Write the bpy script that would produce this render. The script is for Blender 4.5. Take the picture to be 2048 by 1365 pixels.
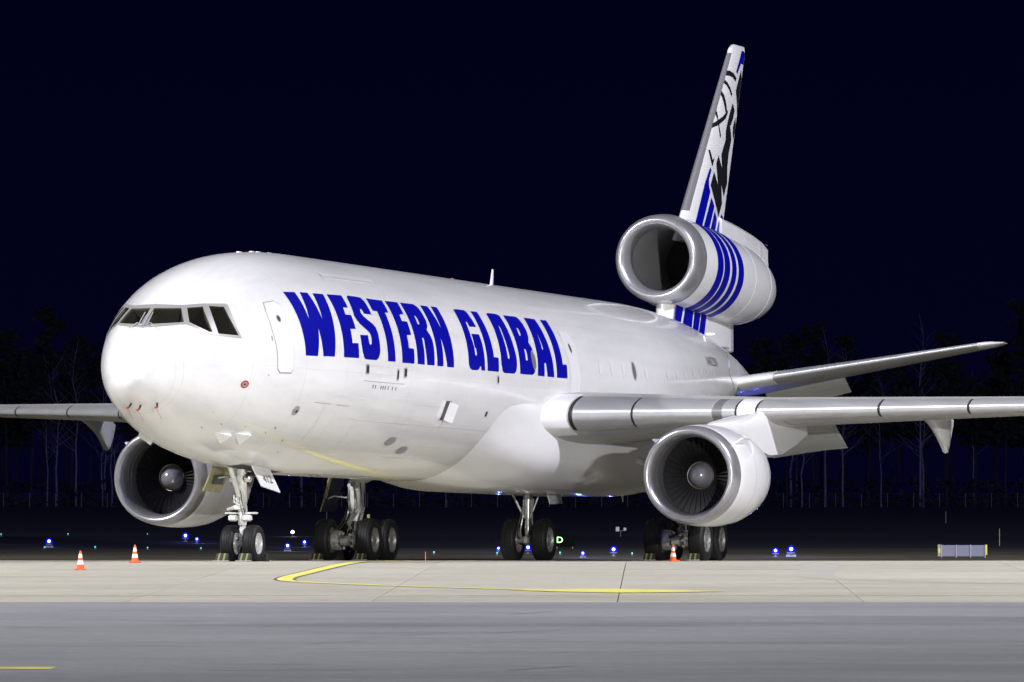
import bpy, bmesh, math, random
from mathutils import Vector, Matrix
from mathutils.geometry import delaunay_2d_cdt

for o in list(bpy.data.objects):
    bpy.data.objects.remove(o, do_unlink=True)
SC = bpy.context.scene
COL = SC.collection
random.seed(7)
PI = math.pi

# ---------------------------------------------------------------- camera
CAM = Vector((-154.416, -59.148, 0.2207))
YAW, PITCH = 0.3085953, 0.0331631
FWD = Vector((math.cos(YAW)*math.cos(PITCH), math.sin(YAW)*math.cos(PITCH), math.sin(PITCH)))
cd = bpy.data.cameras.new('camera')
cam = bpy.data.objects.new('camera', cd)
COL.objects.link(cam)
cam.location = CAM
cam.rotation_euler = FWD.to_track_quat('-Z', 'Y').to_euler()
cd.sensor_width = 36.0
cd.lens = 12805.14/2048*36
cd.clip_start = 1.0
cd.clip_end = 6000
SC.camera = cam

# ---------------------------------------------------------------- world (clear night sky) and exposure
W = bpy.data.worlds.new('World')
SC.world = W
W.use_nodes = True
wt = W.node_tree
bgn = wt.nodes['Background']
tcw = wt.nodes.new('ShaderNodeTexCoord'); spw = wt.nodes.new('ShaderNodeSeparateXYZ'); rpw = wt.nodes.new('ShaderNodeValToRGB')
wt.links.new(tcw.outputs['Generated'], spw.inputs[0]); wt.links.new(spw.outputs[2], rpw.inputs[0]); wt.links.new(rpw.outputs[0], bgn.inputs['Color'])
cr_ = rpw.color_ramp
cr_.elements[0].position = 0.0; cr_.elements[0].color = (0.06, 0.07, 0.72, 1)     # town glow low over the horizon
cr_.elements[1].position = 0.30; cr_.elements[1].color = (0.012, 0.018, 0.22, 1)
e_ = cr_.elements.new(0.07); e_.color = (0.035, 0.045, 0.55, 1)
bgn.inputs['Strength'].default_value = 0.0150
SC.view_settings.view_transform = 'Standard'
SC.view_settings.look = 'None'
SC.view_settings.exposure = 0.13
SC.view_settings.gamma = 1.0

# faint blue fill sun added from behind the photographer to tint the background
sd_ = bpy.data.lights.new('blue_fill_sun', 'SUN'); sd_.energy = 0.26; sd_.angle = math.radians(0.5); sd_.color = (0.13, 0.17, 1.0)
fill_sun = bpy.data.objects.new('blue_fill_sun', sd_); COL.objects.link(fill_sun)
fill_sun.rotation_euler = Vector((0.80, 0.36, -0.48)).to_track_quat('-Z', 'Y').to_euler()

# ---------------------------------------------------------------- the airfield's floodlight masts light the scene
FH = Vector((math.cos(YAW), math.sin(YAW), 0))
RH = Vector((FH.y, -FH.x, 0))
MASTS = [  # x, y, height, power, colour, lamp row width
    (-276.0, -176.0, 27.0, 650e3, (1.0, 0.985, 0.955), 7.0),
    (-50.0, 62.0, 58.0, 150e3, (0.98, 0.97, 1.0), 6.0),
    (18.0, -76.0, 62.0, 108e3, (0.93, 0.92, 1.0), 6.0),
]

# ---------------------------------------------------------------- terrain profile along the airfield's fall line
FAR = [(203, 1120.9), (230, 1114), (300, 1103), (365, 1092), (480, 1073), (700, 1040), (1000, 1015), (1400, 1012), (6000, 1012)]
def hgt(d):
    s = 1.47/82.0
    if d < 84: return -1.47
    if d < 160: return -1.47 + s*(d-84)
    if d < 172:
        u = (d-160)/12.0
        return -1.47 + s*76 + s*12*(u-u*u/2)
    if d < 203: return 0.0
    for (a, ya), (b, yb) in zip(FAR, FAR[1:]):
        if d <= b:
            y = ya+(yb-ya)*(d-a)/(b-a)
            return 0.2207+(1107.31-y)/12805*d
    return 0.2207+(1107.31-1012)/12805*d
def gp(d, l, up=0.0):
    p = Vector((CAM.x, CAM.y, 0)) + FH*d + RH*l
    p.z = hgt(d)+up
    return p

# ---------------------------------------------------------------- mesh helpers
def mk(name, verts, faces, mat, parent=None, smooth=True, angle=35, fix=False):
    me = bpy.data.meshes.new(name)
    me.from_pydata([tuple(v) for v in verts], [], faces)
    if fix:
        bm = bmesh.new(); bm.from_mesh(me)
        bmesh.ops.recalc_face_normals(bm, faces=bm.faces[:])
        bm.to_mesh(me); bm.free()
    for m in (mat if isinstance(mat, (list, tuple)) else [mat]):
        me.materials.append(m)
    if smooth:
        me.polygons.foreach_set('use_smooth', [True]*len(me.polygons))
        me.set_sharp_from_angle(angle=math.radians(angle))
    o = bpy.data.objects.new(name, me)
    COL.objects.link(o)
    if parent: o.parent = parent
    return o
def tag(o, label=None, cat=None, group=None, kind=None):
    if label: o['label'] = label
    if cat: o['category'] = cat
    if group: o['group'] = group
    if kind: o['kind'] = kind
    return o
def empty(name, loc=(0, 0, 0)):
    o = bpy.data.objects.new(name, None); o.location = loc
    o.empty_display_size = 0.2
    COL.objects.link(o); return o
def copy_tree(o, parent=None):
    c = o.copy(); COL.objects.link(c)
    if parent: c.parent = parent
    for ch in list(o.children): copy_tree(ch, c)
    return c

class MB:
    """collects shapes into one mesh"""
    def __init__(s): s.v = []; s.f = []
    def add(s, v, f):
        n = len(s.v); s.v += [Vector(p) for p in v]; s.f += [[i+n for i in q] for q in f]; return s
    def loft(s, rings, cap=True, closed=True):
        n = len(rings[0]); v = [p for r in rings for p in r]; f = []
        for i in range(len(rings)-1):
            for j in range(n if closed else n-1):
                k = (j+1) % n
                f.append([i*n+j, i*n+k, (i+1)*n+k, (i+1)*n+j])
        if cap and closed:
            f.append(list(range(n))[::-1]); f.append([(len(rings)-1)*n+j for j in range(n)])
        return s.add(v, f)
    def tube(s, pts, r, n=12, cap=True):
        pts = [Vector(p) for p in pts]
        rs = r if isinstance(r, (list, tuple)) else [r]*len(pts)
        rings = []
        for i, p in enumerate(pts):
            t = (pts[min(i+1, len(pts)-1)]-pts[max(i-1, 0)]).normalized()
            a = t.cross(Vector((0, 0, 1)))
            if a.length < 0.05: a = t.cross(Vector((0, 1, 0)))
            a.normalize(); b = t.cross(a)
            rings.append([p+(a*math.cos(2*PI*k/n)+b*math.sin(2*PI*k/n))*rs[i] for k in range(n)])
        return s.loft(rings, cap)
    def box(s, c, sx, sy, sz, rz=0.0, M=None, bev=0.0):
        R = Matrix.Rotation(rz, 3, 'Z') if M is None else M
        c = Vector(c)
        hx, hy, hz = sx/2, sy/2, sz/2
        b = min(bev, hx*.9, hy*.9, hz*.9)
        if b <= 0:
            v = [c+R@Vector((x*hx, y*hy, z*hz)) for x in (-1, 1) for y in (-1, 1) for z in (-1, 1)]
            return s.add(v, [[0, 1, 3, 2], [4, 6, 7, 5], [0, 4, 5, 1], [2, 3, 7, 6], [0, 2, 6, 4], [1, 5, 7, 3]])
        rings = []
        for z, k in ((-hz, b), (-hz+b, 0), (hz-b, 0), (hz, b)):
            X, Y = hx-k, hy-k
            c2 = b
            ring = [(-X+c2, -Y), (X-c2, -Y), (X, -Y+c2), (X, Y-c2), (X-c2, Y), (-X+c2, Y), (-X, Y-c2), (-X, -Y+c2)]
            rings.append([c+R@Vector((p[0], p[1], z)) for p in ring])
        return s.loft(rings)
    def lathe(s, prof, origin, axis='X', n=48, shift=None, cap=False):
        o = Vector(origin); rings = []
        for a, r in prof:
            sh = shift(a) if shift else 0.0
            ring = []
            for k in range(n):
                t = 2*PI*k/n
                if axis == 'X': p = Vector((a, r*math.sin(t), r*math.cos(t)+sh))
                elif axis == 'Y': p = Vector((r*math.cos(t), a, r*math.sin(t)))
                else: p = Vector((r*math.cos(t), r*math.sin(t), a))
                ring.append(o+p)
            rings.append(ring)
        return s.loft(rings, cap)
    def build(s, name, mat, parent=None, smooth=True, angle=35, fix=True):
        return mk(name, s.v, s.f, mat, parent, smooth, angle, fix)

def inside(p, polys):
    c = False
    for poly in polys:
        n = len(poly)
        for i in range(n):
            a, b = poly[i], poly[(i+1) % n]
            if (a[1] > p[1]) != (b[1] > p[1]):
                if p[0] < (b[0]-a[0])*(p[1]-a[1])/(b[1]-a[1])+a[0]: c = not c
    return c
def patch2d(polys, step):
    """triangulate a polygon with holes, with inner points so that it can follow a curved surface"""
    vs, es = [], []
    for poly in polys:
        st = len(vs); n = len(poly); loop = []
        for i in range(n):
            a, b = Vector(poly[i][:2]), Vector(poly[(i+1) % n][:2])
            m = max(1, int(math.ceil((b-a).length/step)))
            for k in range(m): loop.append(a+(b-a)*k/m)
        vs += loop; es += [(st+i, st+(i+1) % len(loop)) for i in range(len(loop))]
    xs = [v.x for v in vs]; ys = [v.y for v in vs]
    nx = int((max(xs)-min(xs))/step); ny = int((max(ys)-min(ys))/step)
    for i in range(1, nx+1):
        for j in range(1, ny+1):
            p = (min(xs)+i*step*0.97, min(ys)+j*step*0.97)
            if inside(p, polys): vs.append(Vector(p))
    r = delaunay_2d_cdt(vs, es, [], 0, 1e-6)
    V, Fc = r[0], r[2]
    Fo = [list(f) for f in Fc if inside((sum(V[i].x for i in f)/3+1e-7, sum(V[i].y for i in f)/3+1e-7), polys)]
    return V, Fo
def patch(name, polys, fn, mat, parent=None, step=0.15):
    V, Fo = patch2d(polys, step)
    return mk(name, [fn(v.x, v.y) for v in V], Fo, mat, parent, smooth=True, angle=60)
def ellipse(cx, cy, rx, ry, n=28, tilt=0.0):
    return [(cx+rx*math.cos(2*PI*k/n)*math.cos(tilt)-ry*math.sin(2*PI*k/n)*math.sin(tilt),
             cy+rx*math.cos(2*PI*k/n)*math.sin(tilt)+ry*math.sin(2*PI*k/n)*math.cos(tilt)) for k in range(n)]
def rrect(x0, y0, x1, y1, r, n=5):
    pts = []
    for cx, cy, a0 in ((x1-r, y1-r, 0), (x0+r, y1-r, 90), (x0+r, y0+r, 180), (x1-r, y0+r, 270)):
        for k in range(n+1):
            a = math.radians(a0+90*k/n); pts.append((cx+r*math.cos(a), cy+r*math.sin(a)))
    return pts
def text2d(txt, size=1.0):
    cu = bpy.data.curves.new('t', 'FONT'); cu.body = txt; cu.size = size; cu.align_x = 'CENTER'; cu.align_y = 'CENTER'
    cu.resolution_u = 4
    o = bpy.data.objects.new('t', cu); COL.objects.link(o)
    dg = bpy.context.evaluated_depsgraph_get()
    me = bpy.data.meshes.new_from_object(o.evaluated_get(dg))
    v = [(p.co.x, p.co.y) for p in me.vertices]; f = [list(p.vertices) for p in me.polygons]
    bpy.data.objects.remove(o, do_unlink=True); bpy.data.curves.remove(cu); bpy.data.meshes.remove(me)
    return v, f

# ---------------------------------------------------------------- materials
def mat(name, col=(.8, .8, .8), rough=.5, metal=0.0, coat=0.0, spec=None, emit=None, estr=0.0, noise=None, bump=None):
    m = bpy.data.materials.new(name); m.use_nodes = True
    nt = m.node_tree; b = nt.nodes['Principled BSDF']
    b.inputs['Base Color'].default_value = (*col, 1)
    b.inputs['Roughness'].default_value = rough
    b.inputs['Metallic'].default_value = metal
    b.inputs['Coat Weight'].default_value = coat
    b.inputs['Coat Roughness'].default_value = 0.06
    if spec is not None: b.inputs['Specular IOR Level'].default_value = spec
    if emit:
        b.inputs['Emission Color'].default_value = (*emit, 1); b.inputs['Emission Strength'].default_value = estr
    tc = nt.nodes.new('ShaderNodeTexCoord')
    if noise:   # (scale, amount, stretch vector, detail)
        sc, amt, st = noise[:3]
        mp = nt.nodes.new('ShaderNodeMapping'); mp.inputs['Scale'].default_value = st
        nz = nt.nodes.new('ShaderNodeTexNoise'); nz.inputs['Scale'].default_value = sc; nz.inputs['Detail'].default_value = 8
        nz.inputs['Roughness'].default_value = .62
        rp = nt.nodes.new('ShaderNodeMapRange'); rp.inputs[1].default_value = .3; rp.inputs[2].default_value = .7
        rp.inputs[3].default_value = 1-amt; rp.inputs[4].default_value = 1+amt*.6
        mx = nt.nodes.new('ShaderNodeVectorMath'); mx.operation = 'SCALE'; mx.inputs[0].default_value = col
        nt.links.new(tc.outputs['Object'], mp.inputs[0]); nt.links.new(mp.outputs[0], nz.inputs['Vector'])
        nt.links.new(nz.outputs['Fac'], rp.inputs[0]); nt.links.new(rp.outputs[0], mx.inputs['Scale'])
        nt.links.new(mx.outputs[0], b.inputs['Base Color'])
    if bump:    # (scale, strength, distance)
        n2 = nt.nodes.new('ShaderNodeTexNoise'); n2.inputs['Scale'].default_value = bump[0]; n2.inputs['Detail'].default_value = 6
        bp = nt.nodes.new('ShaderNodeBump'); bp.inputs['Strength'].default_value = bump[1]; bp.inputs['Distance'].default_value = bump[2]
        nt.links.new(tc.outputs['Object'], n2.inputs['Vector']); nt.links.new(n2.outputs['Fac'], bp.inputs['Height'])
        nt.links.new(bp.outputs[0], b.inputs['Normal'])
    return m
M = {}
M['white'] = mat('white_paint', (.78, .78, .79), .28, coat=.6, noise=(.9, .05, (.35, 1, 1)))
M['white2'] = mat('white_gear_paint', (.62, .62, .60), .4, noise=(7, .25, (1, 1, 1)))
M['blue'] = mat('blue_paint', (.001, .002, .25), .45, spec=.12)
M['black'] = mat('black_paint', (.012, .012, .016), .3, coat=.4)
M['boot'] = mat('boot_grey_paint', (.17, .17, .18), .4)
M['liner2'] = mat('tail_duct_liner', (.22, .22, .225), .5)
M['ltgrey'] = mat('light_grey_paint', (.36, .37, .38), .35, coat=.2)
M['seam'] = mat('panel_seam', (.30, .30, .31), .5)
M['seamlt'] = mat('pale_seam', (.60, .60, .62), .4)
M['wing'] = mat('wing_grey_paint', (.42, .42, .40), .4, coat=.1, noise=(1.6, .16, (1, .35, 1)))
M['wingpanel'] = mat('worn_wing_panel', (.30, .29, .27), .5, noise=(3.0, .35, (1, .5, 1)))
M['metal'] = mat('polished_slat_metal', (.56, .56, .57), .33, .55, noise=(2.0, .12, (1, .2, 1)))
M['lip'] = mat('bare_inlet_metal', (.46, .46, .48), .30, .7, noise=(2.2, .15, (1, 1, 1)))
M['duct'] = mat('inlet_liner', (.16, .16, .165), .42, .2)
M['fan'] = mat('fan_titanium', (.022, .022, .023), .6, .3)
M['spinner'] = mat('spinner_paint', (.15, .15, .16), .30, coat=1.0)
M['spinner'].node_tree.nodes['Principled BSDF'].inputs['Coat Roughness'].default_value = .20
M['dark'] = mat('dark_recess', (.012, .012, .013), .7)
M['deck'] = mat('flight_deck_panel', (.010, .011, .013), .5, noise=(5, .8, (1, 1, 1)))
M['deck2'] = mat('flight_deck_side', (.055, .046, .026), .6, noise=(3, .7, (1, 1, .4)))
M['exh'] = mat('exhaust_metal', (.20, .18, .16), .4, .9)
M['beige'] = mat('cockpit_trim', (.10, .088, .058), .6)
M['frame'] = mat('window_frame_metal', (.36, .36, .35), .4, .3)
M['tyre'] = mat('tyre_rubber', (.008, .008, .009), .6, spec=.3, noise=(5, .3, (1, 1, 1)))
M['rim'] = mat('wheel_rim', (.22, .22, .22), .42, .4, noise=(9, .4, (1, 1, 1)))
M['rimw'] = mat('nose_wheel_rim', (.5, .5, .5), .4, .3)
M['steel'] = mat('gear_steel', (.42, .42, .40), .35, .6, noise=(9, .4, (1, 1, 1)))
M['chrome'] = mat('oleo_chrome', (.8, .8, .8), .12, 1.0)
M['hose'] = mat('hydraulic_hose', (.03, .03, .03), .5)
M['doorin'] = mat('gear_door_primer', (.27, .25, .13), .55, noise=(6, .4, (1, 1, 1)))
M['red'] = mat('red_paint', (.45, .03, .025), .45)
M['yellow'] = mat('yellow_marking', (.74, .68, .15), .65, noise=(1.6, .18, (1, 1, 1)))
M['yedge'] = mat('marking_border', (.12, .12, .12), .8, noise=(3, .2, (1, 1, 1)))
M['chock'] = mat('chock_rubber', (.018, .018, .018), .7)
M['chockst'] = mat('chock_stripe', (.22, .225, .06), .5)
M['rope'] = mat('chock_rope', (.35, .34, .30), .8)
M['orange'] = mat('cone_orange', (.85, .13, .02), .45)
M['conewhite'] = mat('cone_reflective_white', (.82, .82, .82), .35)
M['lampbody'] = mat('lamp_body', (.25, .25, .28), .5)
M['bluecore'] = mat('blue_lamp_core', (.5, .55, .9), .2, emit=(.55, .64, 1.0), estr=9)
M['whitelamp'] = mat('white_lamp_glass', (.8, .8, .9), .2, emit=(.75, .82, 1.0), estr=9)
M['teal'] = mat('teal_lamp_glass', (.05, .5, .5), .2, emit=(.05, .62, .60), estr=1.2)
M['redlamp'] = mat('red_lamp_glass', (.6, .05, .1), .2, emit=(1.0, .06, .22), estr=2.5)
M['green'] = mat('lit_sign_letter', (.4, .9, .4), .4, emit=(.42, 1.0, .36), estr=3.0)
M['signblk'] = mat('sign_black', (.004, .007, .005), .9, spec=.05)
M['signback'] = mat('sign_back_metal', (.15, .155, .24), .5)
M['signpost'] = mat('sign_post', (.36, .36, .42), .5)
M['stake'] = mat('orange_stake', (.75, .16, .05), .5)
M['pole'] = mat('pale_pole', (.45, .45, .42), .5)
M['ypole'] = mat('yellow_pole', (.55, .50, .22), .5)
M['galv'] = mat('galvanised_steel', (.33, .34, .36), .5, .4)
M['bark'] = mat('pine_bark', (.026, .026, .042), .9)  # bluish: cold night light put into the bark colour
M['birch'] = mat('birch_bark', (.21, .21, .29), .8, noise=(2.2, .6, (1, 1, .45)))  # pale bark with the blue night light mixed into its colour
M['needle'] = mat('needles', (.014, .018, .02), .8)
M['twig'] = mat('twigs', (.02, .02, .028), .9)
M['flood'] = mat('floodlight_glass', (.9, .9, .9), .3)

def surface_mat(name, cols, scale, stretch, rough, bumps, streak=None, rnd=0.0):
    """ground material: two noise scales between three colours, optional streaks, per-object tint, bump"""
    m = bpy.data.materials.new(name); m.use_nodes = True
    nt = m.node_tree; N = nt.nodes; Lk = nt.links.new; b = N['Principled BSDF']
    ge = N.new('ShaderNodeNewGeometry')
    rot = N.new('ShaderNodeMapping'); rot.inputs['Rotation'].default_value = (0, 0, -YAW)
    Lk(ge.outputs['Position'], rot.inputs[0])
    def nz(sc, st, det=8, ro=.6):
        mp = N.new('ShaderNodeMapping'); mp.inputs['Scale'].default_value = st
        t = N.new('ShaderNodeTexNoise'); t.inputs['Scale'].default_value = sc; t.inputs['Detail'].default_value = det
        t.inputs['Roughness'].default_value = ro
        Lk(rot.outputs[0], mp.inputs[0]); Lk(mp.outputs[0], t.inputs['Vector']); return t
    a = nz(scale, stretch)
    cr = N.new('ShaderNodeValToRGB')
    cr.color_ramp.elements[0].position = .32; cr.color_ramp.elements[0].color = (*cols[0], 1)
    cr.color_ramp.elements[1].position = .70; cr.color_ramp.elements[1].color = (*cols[2], 1)
    e = cr.color_ramp.elements.new(.5); e.color = (*cols[1], 1)
    Lk(a.outputs['Fac'], cr.inputs[0])
    out = cr.outputs[0]
    if streak:
        s = nz(streak[0], streak[1], 5, .55)
        mr = N.new('ShaderNodeMapRange'); mr.inputs[1].default_value = streak[2]; mr.inputs[2].default_value = streak[3]
        mr.inputs[3].default_value = 0; mr.inputs[4].default_value = streak[5]
        Lk(s.outputs['Fac'], mr.inputs[0])
        mx = N.new('ShaderNodeMix'); mx.data_type = 'RGBA'
        Lk(mr.outputs[0], mx.inputs['Factor']); Lk(out, mx.inputs[6]); mx.inputs[7].default_value = (*streak[4], 1)
        out = mx.outputs[2]
    g_ = nz(2.6, (1, 1, 1), 4, .7)
    gm = N.new('ShaderNodeMapRange'); gm.inputs[1].default_value = .3; gm.inputs[2].default_value = .7; gm.inputs[3].default_value = .90; gm.inputs[4].default_value = 1.10
    Lk(g_.outputs['Fac'], gm.inputs[0])
    gv = N.new('ShaderNodeVectorMath'); gv.operation = 'SCALE'; Lk(out, gv.inputs[0]); Lk(gm.outputs[0], gv.inputs['Scale'])
    out = gv.outputs[0]
    if rnd:
        oi = N.new('ShaderNodeObjectInfo'); mr = N.new('ShaderNodeMapRange')
        mr.inputs[3].default_value = 1-rnd; mr.inputs[4].default_value = 1+rnd
        Lk(oi.outputs['Random'], mr.inputs[0])
        vm = N.new('ShaderNodeVectorMath'); vm.operation = 'SCALE'; Lk(out, vm.inputs[0]); Lk(mr.outputs[0], vm.inputs['Scale'])
        out = vm.outputs[0]
    Lk(out, b.inputs['Base Color'])
    b.inputs['Roughness'].default_value = rough
    f = nz(bumps[0], (1, 1, 1), 6)
    bp = N.new('ShaderNodeBump'); bp.inputs['Strength'].default_value = bumps[1]; bp.inputs['Distance'].default_value = bumps[2]
    Lk(f.outputs['Fac'], bp.inputs['Height']); Lk(bp.outputs[0], b.inputs['Normal'])
    return m
M['concrete'] = surface_mat('concrete', [(.33, .313, .255), (.385, .367, .30), (.43, .41, .338)], .4, (.5, .3, 1), .85, (6, .15, .01), (.8, (.6, .2, 1), .56, .75, (.25, .225, .18), .5), .05)
M['asphalt'] = surface_mat('asphalt', [(.19, .196, .205), (.235, .241, .248), (.275, .281, .284)], .22, (.8, .35, 1), .85, (7, .6, .04), (.35, (.9, .25, 1), .54, .72, (.13, .133, .146), .6))
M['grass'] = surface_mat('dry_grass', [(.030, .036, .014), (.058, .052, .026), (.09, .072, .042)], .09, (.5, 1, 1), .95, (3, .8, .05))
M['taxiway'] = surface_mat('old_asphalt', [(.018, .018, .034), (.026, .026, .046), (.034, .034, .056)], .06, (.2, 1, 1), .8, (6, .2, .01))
M['field'] = surface_mat('rough_grass', [(.026, .026, .044), (.036, .035, .056), (.05, .046, .066)], .03, (.3, 1, 1), .95, (2, .8, .05))  # grass tones carry a painted-in blue night cast

def glass_mat():
    m = bpy.data.materials.new('cockpit_glass'); m.use_nodes = True
    nt = m.node_tree; nt.nodes.remove(nt.nodes['Principled BSDF'])
    tr = nt.nodes.new('ShaderNodeBsdfTransparent'); tr.inputs[0].default_value = (.66, .69, .72, 1)
    gl = nt.nodes.new('ShaderNodeBsdfGlossy'); gl.inputs['Roughness'].default_value = .03
    lw = nt.nodes.new('ShaderNodeLayerWeight'); lw.inputs[0].default_value = .5
    pw_ = nt.nodes.new('ShaderNodeMath'); pw_.operation = 'POWER'; pw_.inputs[1].default_value = 4.0
    fr = nt.nodes.new('ShaderNodeMath'); fr.operation = 'MULTIPLY_ADD'; fr.inputs[1].default_value = .6; fr.inputs[2].default_value = .09
    nt.links.new(lw.outputs['Facing'], pw_.inputs[0]); nt.links.new(pw_.outputs[0], fr.inputs[0])
    mx = nt.nodes.new('ShaderNodeMixShader')
    nt.links.new(fr.outputs[0], mx.inputs[0]); nt.links.new(tr.outputs[0], mx.inputs[1]); nt.links.new(gl.outputs[0], mx.inputs[2])
    nt.links.new(mx.outputs[0], nt.nodes['Material Output'].inputs['Surface'])
    return m
M['glass'] = glass_mat()

def dome_mat():
    m = bpy.data.materials.new('blue_lamp_dome'); m.use_nodes = True
    nt = m.node_tree; nt.nodes.remove(nt.nodes['Principled BSDF'])
    tr = nt.nodes.new('ShaderNodeBsdfTransparent'); tr.inputs[0].default_value = (.55, .6, 1, 1)
    em = nt.nodes.new('ShaderNodeEmission'); em.inputs[0].default_value = (.004, .008, 1, 1); em.inputs[1].default_value = .45
    ad = nt.nodes.new('ShaderNodeAddShader')
    nt.links.new(tr.outputs[0], ad.inputs[0]); nt.links.new(em.outputs[0], ad.inputs[1])
    nt.links.new(ad.outputs[0], nt.nodes['Material Output'].inputs['Surface'])
    return m
M['bluelamp'] = dome_mat()
def fuselage_mat():
    """glossy white paint with faint frame joints, longitudinal laps and grime low on the belly"""
    m = mat('fuselage_white', (.80, .80, .80), .27, coat=.7)
    nt = m.node_tree; N = nt.nodes; Lk = nt.links.new; b = N['Principled BSDF']
    tc = N.new('ShaderNodeTexCoord'); sp = N.new('ShaderNodeSeparateXYZ'); Lk(tc.outputs['Object'], sp.inputs[0])
    def math_(op, a, bb=None, v=None):
        n = N.new('ShaderNodeMath'); n.operation = op
        Lk(a, n.inputs[0])
        if bb is not None: Lk(bb, n.inputs[1])
        if v is not None: n.inputs[1].default_value = v
        return n.outputs[0]
    fx = math_('FRACT', math_('MULTIPLY', math_('ADD', sp.outputs[0], v=2.72), v=1/2.55))
    lx = math_('LESS_THAN', fx, v=.0045)
    ang = N.new('ShaderNodeMath'); ang.operation = 'ARCTAN2'
    zc = math_('SUBTRACT', sp.outputs[2], v=5.32)
    Lk(sp.outputs[1], ang.inputs[0]); Lk(zc, ang.inputs[1])
    fa = math_('FRACT', math_('ADD', math_('MULTIPLY', ang.outputs[0], v=9/(2*PI)), v=.37))
    la = math_('LESS_THAN', fa, v=.0028)
    ln = math_('MAXIMUM', lx, la)
    mpn = N.new('ShaderNodeMapping'); mpn.inputs['Scale'].default_value = (.12, 1, .8)
    n1 = N.new('ShaderNodeTexNoise'); n1.inputs['Scale'].default_value = 1.1; n1.inputs['Detail'].default_value = 9; n1.inputs['Roughness'].default_value = .65
    Lk(tc.outputs['Object'], mpn.inputs[0]); Lk(mpn.outputs[0], n1.inputs['Vector'])
    mr = N.new('ShaderNodeMapRange'); mr.inputs[1].default_value = .35; mr.inputs[2].default_value = .75; mr.inputs[3].default_value = 1.0; mr.inputs[4].default_value = .80
    Lk(n1.outputs['Fac'], mr.inputs[0])
    sm = math_('SUBTRACT', mr.outputs[0], math_('MULTIPLY', ln, v=.22))
    vm = N.new('ShaderNodeVectorMath'); vm.operation = 'SCALE'; vm.inputs[0].default_value = (.80, .80, .80); Lk(sm, vm.inputs['Scale'])
    Lk(vm.outputs[0], b.inputs['Base Color'])
    n2 = N.new('ShaderNodeTexNoise'); n2.inputs['Scale'].default_value = 1.3; n2.inputs['Detail'].default_value = 1
    bp = N.new('ShaderNodeBump'); bp.inputs['Strength'].default_value = .16; bp.inputs['Distance'].default_value = .03
    Lk(tc.outputs['Object'], n2.inputs['Vector'])
    wv = math_('SINE', math_('MULTIPLY', sp.outputs[0], v=2*PI/.51))
    ws = math_('MULTIPLY', math_('MULTIPLY', wv, n1.outputs['Fac']), v=.035)
    hh = math_('ADD', math_('SUBTRACT', n2.outputs['Fac'], math_('MULTIPLY', ln, v=.25)), ws)
    Lk(hh, bp.inputs['Height']); Lk(bp.outputs[0], b.inputs['Normal'])
    return m
M['fus'] = fuselage_mat()

# ================================================================ SETTING
def sheet(name, ds, ls, material, up=0.0, kind='structure', lmap=None):
    v, f = [], []
    for d in ds:
        for l in ls: v.append(gp(d, (lmap(d, l) if lmap else l), up))
    n = len(ls)
    for i in range(len(ds)-1):
        for j in range(n-1): f.append([i*n+j, i*n+j+1, (i+1)*n+j+1, (i+1)*n+j])
    o = mk(name, v, f, material); o['kind'] = kind; return o
LS = [-3000, -1200, -500, -200, -100, -60, -30, 0, 30, 60, 100, 200, 500, 1200, 3000]
D_EDGE = 125.2      # asphalt meets concrete
D_END = 203.0       # concrete meets grass
asphalt = sheet('asphalt_road', [-600, -300, 0, 40, 60, 84, 95, 110, D_EDGE], LS, M['asphalt'])
apron = sheet('concrete_apron', [D_EDGE, 130, 140, 150, 160, 163, 166, 169, 172, 185, D_END], LS, M['concrete'], -0.07)
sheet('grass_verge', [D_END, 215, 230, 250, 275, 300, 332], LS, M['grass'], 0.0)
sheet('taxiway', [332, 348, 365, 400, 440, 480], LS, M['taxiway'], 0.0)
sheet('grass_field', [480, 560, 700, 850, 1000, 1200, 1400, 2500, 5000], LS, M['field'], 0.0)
# concrete slabs, cast in a grid 4.83 m wide, turned 1.4 degrees off the view
SW, SL, SKEW = 4.83, 5.2, 0.022
slab_i = 0
rows = int((D_END-0.05-D_EDGE)/SL)
for r in range(rows):
    d0 = D_EDGE+0.02+r*SL; d1 = d0+SL-0.022
    if r == rows-1: d1 = D_END-0.02
    for c in range(-10, 11):
        if slab_i >= 300: break
        off = 2.24-SKEW*133
        l0 = off+c*SW; l1 = l0+SW-0.02
        top = random.uniform(-.0015, .0015)
        v, f = [], []
        nd = 4
        for i in range(nd+1):
            d = d0+(d1-d0)*i/nd
            for l, z in ((l0, -.08), (l0, top-.002), (l0+.004, top), (l1-.004, top), (l1, top-.002), (l1, -.08)):
                v.append(gp(d, l+SKEW*d, z))
        for i in range(nd):
            for j in range(5): f.append([i*6+j, i*6+j+1, i*6+7+j, i*6+6+j])
        f.append([0, 1, 2, 3, 4, 5]); f.append([nd*6+k for k in (5, 4, 3, 2, 1, 0)])
        mk('slab', v, f, M['concrete'], apron, smooth=False)
        slab_i += 1

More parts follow.
